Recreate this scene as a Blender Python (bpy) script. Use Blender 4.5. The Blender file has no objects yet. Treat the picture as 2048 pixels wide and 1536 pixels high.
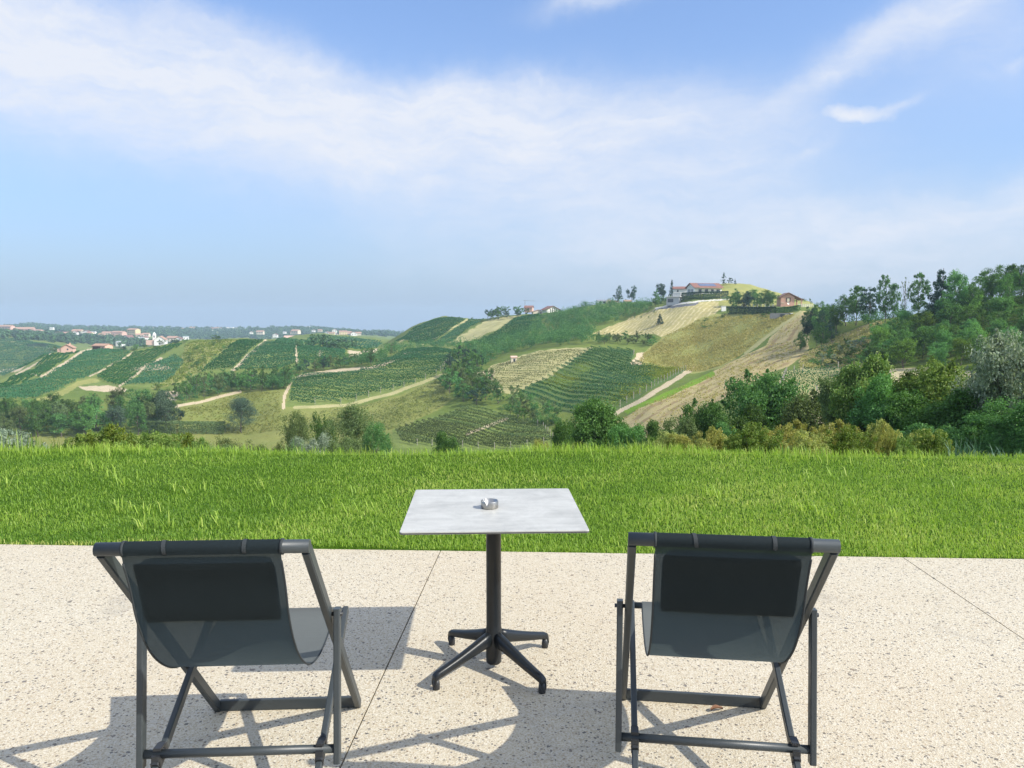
import bpy, math, random
import numpy as np
from mathutils import Vector, Matrix

random.seed(7)
rng = np.random.default_rng(7)
R = math.radians
PI = math.pi
scene = bpy.context.scene
COL = scene.collection

# ------------------------------------------------------------------ camera model (a 26 mm phone lens, eye height 1.65 m)
F, H, PITCH = 1538.0, 1.65, R(4.94)
CP, SP = math.cos(PITCH), math.sin(PITCH)


def ray(x, y):
    u = (x - 1024) / F
    v = (768 - y) / F
    return u, CP + v * SP, -SP + v * CP


def slope(x, y):            # lateral ratio X/Y and rise ratio (Z-H)/Y of the ray through a pixel of the photo
    a, b, c = ray(x, y)
    return a / b, c / b


def to_px(X, Y, Z):
    dz = Z - H
    zc = Y * CP - dz * SP
    up = Y * SP + dz * CP
    return 1024 + F * X / zc, 768 - F * up / zc


cam_data = bpy.data.cameras.new('camera')
cam_data.lens = F / 2048 * 36
cam_data.sensor_width = 36
cam_data.clip_start = 0.05
cam_data.clip_end = 20000
cam = bpy.data.objects.new('camera', cam_data)
COL.objects.link(cam)
cam.location = (0, 0, H)
cam.rotation_euler = (PI / 2 - PITCH, 0, 0)
scene.camera = cam

# ------------------------------------------------------------------ helpers: objects


def tag(o, label=None, cat=None, group=None, kind=None):
    if label:
        o['label'] = label
    if cat:
        o['category'] = cat
    if group:
        o['group'] = group
    if kind:
        o['kind'] = kind
    return o


def link(name, me, mat=None, parent=None):
    o = bpy.data.objects.new(name, me)
    COL.objects.link(o)
    if mat is not None and me is not None and len(me.materials) == 0:
        me.materials.append(mat)
    if parent is not None:
        o.parent = parent
    return o


def empty(name, loc=(0, 0, 0), rz=0, scale=(1, 1, 1)):
    o = bpy.data.objects.new(name, None)
    COL.objects.link(o)
    o.empty_display_size = 0.2
    o.location = loc
    o.rotation_euler = (0, 0, rz)
    o.scale = scale
    return o


def mesh_np(name, verts, faces, smooth=False, attrs=None):
    """verts (n,3); faces: list of integer arrays (m,k), each of one polygon size."""
    me = bpy.data.meshes.new(name)
    verts = np.ascontiguousarray(verts, dtype=np.float32)
    me.vertices.add(len(verts))
    me.vertices.foreach_set('co', verts.ravel())
    loops = np.concatenate([np.asarray(f, dtype=np.int32).ravel() for f in faces])
    sizes = np.concatenate([np.full(len(f), np.asarray(f).shape[1], dtype=np.int32) for f in faces])
    starts = np.concatenate([[0], np.cumsum(sizes)[:-1]]).astype(np.int32)
    me.loops.add(len(loops))
    me.loops.foreach_set('vertex_index', loops)
    me.polygons.add(len(sizes))
    me.polygons.foreach_set('loop_start', starts)
    me.polygons.foreach_set('use_smooth', np.full(len(sizes), smooth, dtype=bool))
    me.update(calc_edges=True)
    for k, v in (attrs or {}).items():
        a = me.attributes.new(k, 'FLOAT', 'POINT')
        a.data.foreach_set('value', np.ascontiguousarray(v, dtype=np.float32))
    return me


class MB:
    """Collects simple shapes and links them as ONE mesh."""

    def __init__(self):
        self.v, self.f, self.sm = [], [], []

    def add(self, vs, fs, smooth=False):
        b = len(self.v)
        self.v += [tuple(p) for p in vs]
        self.f += [tuple(i + b for i in f) for f in fs]
        self.sm += [smooth] * len(fs)
        return self

    def box(self, c, s, M=None):
        x, y, z = s[0] / 2, s[1] / 2, s[2] / 2
        vs = [Vector((sx * x, sy * y, sz * z)) for sz in (-1, 1) for sy in (-1, 1) for sx in (-1, 1)]
        c = Vector(c)
        vs = [(M @ v if M else v) + c for v in vs]
        return self.add(vs, [(0, 2, 3, 1), (4, 5, 7, 6), (0, 1, 5, 4), (2, 6, 7, 3), (0, 4, 6, 2), (1, 3, 7, 5)])

    def bar(self, a, b, w, h, side=(1, 0, 0)):
        """rectangular bar from a to b; w along 'side', h across it"""
        a, b = Vector(a), Vector(b)
        d = (b - a).normalized()
        s = Vector(side)
        s = (s - d * s.dot(d)).normalized()
        n = d.cross(s)
        vs = []
        c = min(w, h) * 0.16
        prof = [(-w / 2 + c, -h / 2), (w / 2 - c, -h / 2), (w / 2, -h / 2 + c), (w / 2, h / 2 - c), (w / 2 - c, h / 2), (-w / 2 + c, h / 2), (-w / 2, h / 2 - c), (-w / 2, -h / 2 + c)]
        for p in (a, b):
            vs += [p + s * i + n * j for i, j in prof]
        k = len(prof)
        fs = [(i, (i + 1) % k, k + (i + 1) % k, k + i) for i in range(k)] + [tuple(range(k))[::-1], tuple(range(k, 2 * k))]
        return self.add(vs, fs)

    def tube(self, pts, radii, seg=12, cap=True):
        pts = [Vector(p) for p in pts]
        if not hasattr(radii, '__len__'):
            radii = [radii] * len(pts)
        vs, n = [], len(pts)
        ref = Vector((0, 0, 1)) if abs((pts[-1] - pts[0]).normalized().z) < 0.9 else Vector((1, 0, 0))
        for i, p in enumerate(pts):
            d = (pts[min(i + 1, n - 1)] - pts[max(i - 1, 0)]).normalized()
            s = d.cross(ref).normalized()
            t = d.cross(s)
            for k in range(seg):
                a = 2 * PI * k / seg
                vs.append(p + (s * math.cos(a) + t * math.sin(a)) * radii[i])
        fs = [(i * seg + k, i * seg + (k + 1) % seg, (i + 1) * seg + (k + 1) % seg, (i + 1) * seg + k) for i in range(n - 1) for k in range(seg)]
        self.add(vs, fs, True)
        if cap:
            self.add([], [])
            b = len(self.v) - len(vs)
            self.f += [tuple(b + k for k in range(seg))[::-1], tuple(b + (n - 1) * seg + k for k in range(seg))]
            self.sm += [False, False]
        return self

    def lathe(self, prof, c=(0, 0, 0), seg=40):
        vs = [(c[0] + r * math.cos(2 * PI * k / seg), c[1] + r * math.sin(2 * PI * k / seg), c[2] + z) for r, z in prof for k in range(seg)]
        fs = [(i * seg + k, i * seg + (k + 1) % seg, (i + 1) * seg + (k + 1) % seg, (i + 1) * seg + k) for i in range(len(prof) - 1) for k in range(seg)]
        return self.add(vs, fs, True)

    def mesh(self, name):
        me = bpy.data.meshes.new(name)
        me.from_pydata(self.v, [], self.f)
        me.polygons.foreach_set('use_smooth', self.sm)
        me.update()
        return me

    def build(self, name, mat, parent=None):
        return link(name, self.mesh(name), mat, parent)


# ------------------------------------------------------------------ helpers: materials


def nd(nt, kind, ins=None, **props):
    n = nt.nodes.new(kind)
    for k, v in props.items():
        setattr(n, k, v)
    for k, v in (ins or {}).items():
        sock = n.inputs[k]
        if isinstance(v, bpy.types.NodeSocket):
            nt.links.new(v, sock)
        else:
            if hasattr(sock.default_value, '__len__') and hasattr(v, '__len__') and len(v) == 3 and len(sock.default_value) == 4:
                v = (*v, 1)
            sock.default_value = v
    return n


def math_(nt, op, a, b=0.0, c=None, clamp=False):
    n = nt.nodes.new('ShaderNodeMath')
    n.operation = op
    n.use_clamp = clamp
    for i, v in enumerate((a, b) if c is None else (a, b, c)):
        if isinstance(v, bpy.types.NodeSocket):
            nt.links.new(v, n.inputs[i])
        else:
            n.inputs[i].default_value = v
    return n.outputs[0]


def mixc(nt, fac, a, b, blend='MIX'):
    n = nt.nodes.new('ShaderNodeMix')
    n.data_type = 'RGBA'
    n.blend_type = blend
    for sock, v in ((n.inputs[0], fac), (n.inputs[6], a), (n.inputs[7], b)):
        if isinstance(v, bpy.types.NodeSocket):
            nt.links.new(v, sock)
        else:
            sock.default_value = (*v, 1) if hasattr(v, '__len__') and len(v) == 3 else v
    return n.outputs[2]


def ramp(nt, fac, stops, interp='LINEAR'):
    n = nt.nodes.new('ShaderNodeValToRGB')
    n.color_ramp.interpolation = interp
    el = n.color_ramp.elements
    while len(el) < len(stops):
        el.new(0.5)
    for e, (p, c) in zip(el, stops):
        e.position = p
        e.color = (*c, 1) if hasattr(c, '__len__') else (c, c, c, 1)
    nt.links.new(fac, n.inputs[0])
    return n.outputs[0]


def noise(nt, vec, scale, detail=3.0, rough=0.55, dist=0.0):
    n = nd(nt, 'ShaderNodeTexNoise', {'Scale': scale, 'Detail': detail, 'Roughness': rough, 'Distortion': dist})
    if vec is not None:
        nt.links.new(vec, n.inputs['Vector'])
    return n.outputs['Fac']


def new_mat(name):
    m = bpy.data.materials.new(name)
    m.use_nodes = True
    nt = m.node_tree
    nt.nodes.clear()
    out = nt.nodes.new('ShaderNodeOutputMaterial')
    return m, nt, out


def coords(nt, scale=None):
    tc = nt.nodes.new('ShaderNodeTexCoord')
    v = tc.outputs['Object']
    if scale:
        mp = nd(nt, 'ShaderNodeMapping', {'Vector': v, 'Scale': scale})
        v = mp.outputs[0]
    return v


def simple(name, col, rough=0.6, metal=0.0, var=0.12, nscale=8.0, bump=0.0, bscale=60.0, spec=0.5):
    m, nt, out = new_mat(name)
    v = coords(nt)
    f = noise(nt, v, nscale, 4)
    c = mixc(nt, f, tuple(x * (1 - var) for x in col), tuple(min(1, x * (1 + var)) for x in col))
    p = nd(nt, 'ShaderNodeBsdfPrincipled', {'Base Color': c, 'Roughness': rough, 'Metallic': metal, 'Specular IOR Level': spec})
    if bump:
        b = nd(nt, 'ShaderNodeBump', {'Height': noise(nt, v, bscale, 3), 'Strength': bump, 'Distance': 0.01})
        nt.links.new(b.outputs[0], p.inputs['Normal'])
    nt.links.new(p.outputs[0], out.inputs[0])
    return m


def foliage(name, dark, light, warm=None, trans=0.3, objvar=0.35, rough=0.55):
    """leaves: colour varies from leaf to leaf (attribute rnd) and from plant to plant"""
    m, nt, out = new_mat(name)
    a = nd(nt, 'ShaderNodeAttribute', attribute_name='rnd').outputs['Fac']
    stops = [(0.0, dark), (0.6, light)] + ([(1.0, warm)] if warm else [(1.0, tuple(x * 1.25 for x in light))])
    c = ramp(nt, a, stops)
    oi = nt.nodes.new('ShaderNodeObjectInfo').outputs['Random']
    hsv = nd(nt, 'ShaderNodeHueSaturation', {'Color': c, 'Hue': math_(nt, 'MULTIPLY_ADD', oi, 0.04, 0.48), 'Saturation': math_(nt, 'MULTIPLY_ADD', oi, -0.2, 1.24), 'Value': math_(nt, 'MULTIPLY_ADD', oi, 2 * objvar, 1 - objvar)})
    c = hsv.outputs[0]
    p = nd(nt, 'ShaderNodeBsdfPrincipled', {'Base Color': c, 'Roughness': rough, 'Specular IOR Level': 0.25})
    t = nd(nt, 'ShaderNodeBsdfTranslucent', {'Color': mixc(nt, 1.0, c, (1.25, 1.3, 0.7), 'MULTIPLY')})
    mx = nd(nt, 'ShaderNodeMixShader', {'Fac': trans, 1: p.outputs[0], 2: t.outputs[0]})
    nt.links.new(mx.outputs[0], out.inputs[0])
    return m


def ground(name, cols, s1=0.03, s2=0.35, s3=2.5, rough=0.95, stripes=None):
    """soil, grass and fields: three colours blended by noise at field, patch and tuft size"""
    m, nt, out = new_mat(name)
    v = coords(nt)
    f1 = ramp(nt, noise(nt, v, s1, 4, 0.6), [(0.35, 0.0), (0.65, 1.0)])
    f2 = ramp(nt, noise(nt, v, s2, 5, 0.65), [(0.35, 0.0), (0.68, 1.0)])
    f3 = noise(nt, v, s3, 4, 0.7)
    c = mixc(nt, f1, cols[0], cols[1])
    c = mixc(nt, f2, c, cols[2])
    c = mixc(nt, 0.5, c, mixc(nt, f3, tuple(x * 0.45 for x in cols[0]), tuple(min(1, x * 1.5) for x in cols[1])))
    if stripes:
        ang, width, col, amt = stripes
        mp = nd(nt, 'ShaderNodeMapping', {'Vector': v, 'Rotation': (0, 0, ang)})
        w = nd(nt, 'ShaderNodeTexWave', {'Vector': mp.outputs[0], 'Scale': 0.314 / width, 'Distortion': 5.0, 'Detail': 4.0, 'Detail Scale': 1.2, 'Detail Roughness': 0.65})
        k = math_(nt, 'MULTIPLY', ramp(nt, w.outputs['Fac'], [(0.6, 0.0), (0.85, 1.0)]), ramp(nt, noise(nt, v, 0.2, 3), [(0.35, 0.0), (0.55, amt)]))
        c = mixc(nt, k, c, col)
    c = nd(nt, 'ShaderNodeHueSaturation', {'Color': c, 'Saturation': 1.18}).outputs[0]
    p = nd(nt, 'ShaderNodeBsdfPrincipled', {'Base Color': c, 'Roughness': rough, 'Specular IOR Level': 0.1})
    b = nd(nt, 'ShaderNodeBump', {'Height': f3, 'Strength': 0.5, 'Distance': 0.3})
    nt.links.new(b.outputs[0], p.inputs['Normal'])
    nt.links.new(p.outputs[0], out.inputs[0])
    return m


# ------------------------------------------------------------------ terrain: real hills as a height field
# feature lines of the land from near to far; each point is (photo column, photo row, distance in metres)
# and fixes the height of the ground there
CURVES = [
    [(-900, 'z', -0.25, 8.9), (2900, 'z', -0.25, 8.9)],
    [(-900, 'z', -1.75, 14), (1024, 'z', -1.7, 14), (2900, 'z', -1.6, 14)],
    [(-900, 'z', -6.5, 35), (1024, 'z', -6.3, 35), (1700, 'z', -5.6, 35), (2900, 'z', -4.6, 35)],
    [(-900, 'z', -14.5, 75), (900, 'z', -14, 70), (1300, 'z', -11.5, 60), (1700, 'z', -10, 55), (2900, 'z', -8.5, 48)],
    [(-900, 889, 235), (500, 889, 235), (560, 884, 236), (700, 892, 225), (800, 897, 205), (1000, 897, 200), (1100, 896, 190), (1200, 890, 175), (1300, 878, 150), (1400, 866, 130), (1500, 856, 112), (1640, 846, 98), (1800, 842, 90), (2048, 852, 80), (2900, 870, 70)],
    [(-900, 802, 300), (0, 802, 300), (200, 802, 300), (350, 815, 278), (420, 806, 290), (480, 784, 310), (560, 812, 275), (700, 810, 280), (790, 796, 285), (880, 800, 268), (930, 804, 256), (1030, 799, 255), (1130, 822, 232), (1240, 832, 200), (1300, 815, 192), (1400, 790, 185), (1500, 778, 160), (1560, 800, 130), (1640, 800, 125), (1720, 793, 120), (1800, 790, 115), (2048, 800, 105), (2900, 820, 90)],
    [(-900, 762, 420), (0, 762, 400), (100, 750, 400), (200, 748, 400), (300, 742, 400), (380, 748, 375), (470, 742, 370), (580, 754, 345), (700, 737, 360), (800, 716, 378), (860, 702, 392), (925, 708, 380), (965, 742, 325), (1000, 727, 335), (1080, 704, 345), (1180, 696, 340), (1260, 706, 325), (1320, 736, 292), (1400, 740, 275), (1500, 705, 268), (1600, 690, 238), (1700, 702, 185), (1800, 702, 168), (1900, 692, 158), (2048, 682, 148), (2900, 680, 130)],
    [(-900, 775, 560), (-300, 770, 540), (0, 758, 520), (50, 735, 530), (100, 708, 540), (190, 701, 540), (260, 703, 530), (320, 695, 520), (380, 681, 510), (470, 679, 500), (560, 683, 500), (640, 692, 500), (720, 700, 500), (780, 700, 500), (860, 694, 520), (930, 690, 480), (1000, 694, 420), (1080, 684, 420), (1180, 670, 400), (1260, 668, 390), (1320, 662, 370), (1400, 645, 370), (1500, 634, 345), (1600, 618, 322), (1680, 650, 232), (1770, 640, 205), (1850, 622, 195), (1950, 602, 190), (2048, 588, 185), (2900, 560, 170)],
    [(-900, 760, 800), (0, 752, 800), (50, 746, 800), (100, 724, 800), (190, 722, 800), (400, 704, 800), (560, 700, 720), (640, 704, 690), (720, 704, 680), (770, 690, 690), (800, 668, 700), (830, 650, 700), (880, 637, 700), (960, 639, 690), (1000, 634, 670), (1060, 630, 640), (1120, 623, 620), (1180, 609, 600), (1240, 607, 580), (1300, 606, 520), (1340, 605, 470), (1380, 593, 450), (1440, 590, 450), (1500, 608, 420), (1560, 613, 400), (1620, 612, 400), (1690, 655, 300), (2048, 660, 270), (2900, 640, 250)],
    [(-900, 692, 1100), (0, 676, 1100), (60, 680, 1100), (130, 692, 1100), (250, 702, 1100), (400, 694, 1100), (520, 690, 1000), (560, 679, 950), (620, 672, 930), (700, 673, 930), (770, 682, 950), (830, 690, 1100), (1000, 676, 1100), (1240, 640, 900), (1330, 606, 620), (1400, 588, 545), (1440, 567, 530), (1490, 567, 525), (1540, 579, 515), (1580, 592, 510), (1620, 606, 500), (1690, 650, 480), (2048, 670, 420), (2900, 660, 400)],
    [(-900, 670, 1700), (0, 668, 1700), (100, 669, 1700), (250, 673, 1700), (330, 684, 1600), (400, 686, 1800), (600, 686, 1800), (700, 673, 1700), (780, 676, 1700), (900, 694, 1800), (1240, 660, 1500), (1450, 640, 1200), (2048, 690, 1200), (2900, 690, 1200)],
    [(-900, 655, 2800), (0, 655, 2800), (60, 650, 2700), (120, 655, 2800), (250, 657, 2700), (330, 657, 2700), (450, 660, 2700), (520, 657, 2600), (620, 657, 2600), (700, 663, 2700), (780, 665, 2800), (900, 669, 2900), (1240, 676, 2900), (2900, 690, 2900)],
    [(-900, 'z', -75, 3500), (2900, 'z', -75, 3500)],
]
ROWS = [6, 10, 10, 14, 84, 90, 90, 84, 56, 36, 24, 12]


def slope_of_col(x):
    return slope(x, 700)[0]


s_in = np.arange(-0.71, 0.7101, 0.00145)
S = np.concatenate([np.linspace(-1.18, -0.715, 44), s_in, np.linspace(0.715, 1.18, 44)])
NC = len(S)
KD, KZ = [], []
sig = 0.006
for cv in CURVES:
    ss, zz, dd = [], [], []
    for p in cv:
        if p[1] == 'z':
            ss.append(slope_of_col(p[0])); zz.append(p[2]); dd.append(p[3])
        else:
            a, e = slope(p[0], p[1])
            ss.append(a); zz.append(H + e * p[2]); dd.append(p[2])
    fine = np.linspace(-1.3, 1.3, 2600)
    zf, df = np.interp(fine, ss, zz), np.interp(fine, ss, np.log(dd))
    kern = np.exp(-0.5 * (np.arange(-20, 21) * 0.001 / sig) ** 2)
    kern /= kern.sum()
    zf = np.convolve(np.pad(zf, 20, mode='edge'), kern, 'valid')
    df = np.convolve(np.pad(df, 20, mode='edge'), kern, 'valid')
    KZ.append(np.interp(S, fine, zf)); KD.append(np.interp(S, fine, df))
KD, KZ = np.array(KD), np.array(KZ)
for i in range(1, len(KD)):
    KD[i] = np.maximum(KD[i], KD[i - 1] + 0.05)
# monotone cubic (Fritsch-Carlson) of height over log distance, down every column
hh = np.diff(KD, axis=0)
dl = np.diff(KZ, axis=0) / hh
mt = np.zeros_like(KZ)
mt[0], mt[-1] = dl[0], dl[-1]
for i in range(1, len(KD) - 1):
    w1, w2 = 2 * hh[i] + hh[i - 1], hh[i] + 2 * hh[i - 1]
    same = dl[i] * dl[i - 1] > 0
    with np.errstate(divide='ignore', invalid='ignore'):
        hm = (w1 + w2) / (w1 / dl[i - 1] + w2 / dl[i])
    mt[i] = np.where(same, hm, 0)
LD, ZZ = [KD[0]], [KZ[0]]
for i in range(len(KD) - 1):
    for t in np.linspace(0, 1, ROWS[i] + 1)[1:]:
        t2, t3 = t * t, t * t * t
        ZZ.append((2 * t3 - 3 * t2 + 1) * KZ[i] + (t3 - 2 * t2 + t) * hh[i] * mt[i] + (-2 * t3 + 3 * t2) * KZ[i + 1] + (t3 - t2) * hh[i] * mt[i + 1])
        LD.append(KD[i] + t * hh[i])
LD, ZZ = np.array(LD), np.array(ZZ)          # (rows, columns)
NR = len(LD)
D = np.exp(LD)
X = D * S[None, :]


def bumps(x, y):
    r = np.zeros_like(x)
    for k, (wl, am) in enumerate(((90, 0.55), (41, 0.35), (19, 0.2), (9, 0.1), (4.3, 0.05))):
        for q in range(3):
            a = 1.7 * q + 0.9 * k
            r += am * np.sin((x * math.cos(a) + y * math.sin(a)) * 2 * PI / (wl * (1 + 0.17 * q)) + 2.1 * k + q)
    return r / 1.7


ZZ = ZZ + bumps(X, D) * np.clip((D - 20) / 60, 0, 1) * np.clip(D / 350, 0.25, 2.5)
ELEV = (ZZ - H) / D
RUN = np.maximum.accumulate(ELEV, axis=0)


def hit(x, y):
    """the point of the hills seen at a pixel of the photograph"""
    s, e = slope(x, y)
    j = int(np.clip(np.searchsorted(S, s), 1, NC - 1))
    col = RUN[:, j]
    i = int(np.searchsorted(col, e))
    if i >= NR:
        i = int(np.argmax(ELEV[:, j]))
        return float(s * D[i, j]), float(D[i, j]), float(ZZ[i, j])
    if i == 0:
        i = 1
    a, b = ELEV[i - 1, j], ELEV[i, j]
    t = 0.0 if b <= a else float(np.clip((e - a) / (b - a), 0, 1))
    d = D[i - 1, j] + t * (D[i, j] - D[i - 1, j])
    return float(s * d), float(d), float(ground_z(s * d, d))


def ground_z(x, y):
    x, y = np.atleast_1d(np.asarray(x, float)), np.atleast_1d(np.asarray(y, float))
    y = np.maximum(y, 8.95)
    s = np.clip(x / y, S[0], S[-1] - 1e-6)
    j = np.clip(np.searchsorted(S, s) - 1, 0, NC - 2)
    f = (s - S[j]) / (S[j + 1] - S[j])
    out = np.empty_like(x)
    ly = np.log(y)
    CH = 4000
    for b in range(0, len(x), CH):
        sl = slice(b, b + CH)
        jj, ff = j[sl], f[sl]
        col = LD[:, jj] * (1 - ff) + LD[:, jj + 1] * ff
        zc = ZZ[:, jj] * (1 - ff) + ZZ[:, jj + 1] * ff
        i = np.clip((col <= ly[sl]).sum(0) - 1, 0, NR - 2)
        k = np.arange(len(jj))
        t = np.clip((ly[sl] - col[i, k]) / (col[i + 1, k] - col[i, k]), 0, 1)
        out[sl] = zc[i, k] * (1 - t) + zc[i + 1, k] * t
    return out if len(out) > 1 else float(out[0])


def inside(poly, x, y):
    x, y = np.asarray(x), np.asarray(y)
    r = np.zeros(x.shape, bool)
    n = len(poly)
    for i in range(n):
        x1, y1 = poly[i]
        x2, y2 = poly[(i + 1) % n]
        if y1 == y2:
            continue
        c = ((y1 > y) != (y2 > y)) & (x < (x2 - x1) * (y - y1) / (y2 - y1) + x1)
        r ^= c
    return r


def near_line(line, w, x, y, aspect=1.0):
    r = np.zeros(np.shape(x), bool)
    for (x1, y1), (x2, y2) in zip(line, line[1:]):
        dx, dy = x2 - x1, (y2 - y1)
        t = np.clip(((x - x1) * dx + (y - y1) * dy) / (dx * dx + dy * dy + 1e-9), 0, 1)
        r |= (x - x1 - t * dx) ** 2 + (y - y1 - t * dy) ** 2 < (w / 2) ** 2
    return r


def along(a, b):            # wave angle whose bands run along the line between two points of the hills
    p, q_ = hit(*a), hit(*b)
    return math.atan2(q_[0] - p[0], q_[1] - p[1])


# ground covers
M_HILL = ground('hill_grass', [(0.095, 0.15, 0.045), (0.19, 0.215, 0.075), (0.07, 0.12, 0.04)])
M_MEADOW = ground('meadow_grass', [(0.145, 0.185, 0.06), (0.235, 0.245, 0.095), (0.20, 0.195, 0.085)], s1=0.02, s2=0.12, s3=1.2)
M_DRY = ground('mown_dry_grass', [(0.36, 0.31, 0.17), (0.42, 0.37, 0.2), (0.28, 0.27, 0.12)], s1=0.03, s2=0.25, s3=1.5, stripes=(along((1326, 664), (1370, 621)), 2.6, (0.55, 0.49, 0.31), 0.8))
M_ROUGH = ground('rough_olive_grass', [(0.22, 0.245, 0.09), (0.35, 0.325, 0.145), (0.16, 0.195, 0.07)], s2=0.3, s3=1.2)
M_SOIL = ground('pale_soil', [(0.48, 0.42, 0.27), (0.56, 0.50, 0.34), (0.42, 0.37, 0.22)], s2=0.5)
M_BROWN = ground('worn_brown_soil', [(0.42, 0.345, 0.20), (0.50, 0.43, 0.25), (0.36, 0.31, 0.155)], s1=0.05, s2=0.14, stripes=(along((1240, 838), (1590, 640)), 6.0, (0.235, 0.165, 0.105), 0.6))
M_TRACK = ground('track_earth', [(0.50, 0.42, 0.30), (0.56, 0.48, 0.35), (0.44, 0.37, 0.25)], s2=0.6)
M_VSOIL = ground('vineyard_soil', [(0.13, 0.185, 0.06), (0.22, 0.25, 0.10), (0.10, 0.15, 0.05)], s2=0.4)
M_VDARK = ground('dark_vineyard_grass', [(0.085, 0.14, 0.05), (0.14, 0.18, 0.075), (0.07, 0.12, 0.045)], s2=0.4)  # darker green ground colour for the near vineyard
M_BRIGHT = ground('bright_grass', [(0.15, 0.26, 0.05), (0.2, 0.3, 0.07), (0.17, 0.23, 0.06)], s2=0.5)
M_ASPHALT = ground('asphalt', [(0.13, 0.135, 0.14), (0.16, 0.16, 0.165), (0.11, 0.115, 0.12)], s2=0.6)
M_CONC = ground('concrete_edge', [(0.55, 0.53, 0.48), (0.6, 0.58, 0.52), (0.5, 0.48, 0.44)], s2=0.8)
M_PALEGREEN = ground('pale_vineyard_soil', [(0.36, 0.34, 0.18), (0.45, 0.41, 0.24), (0.27, 0.28, 0.12)], s2=0.35)

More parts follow.
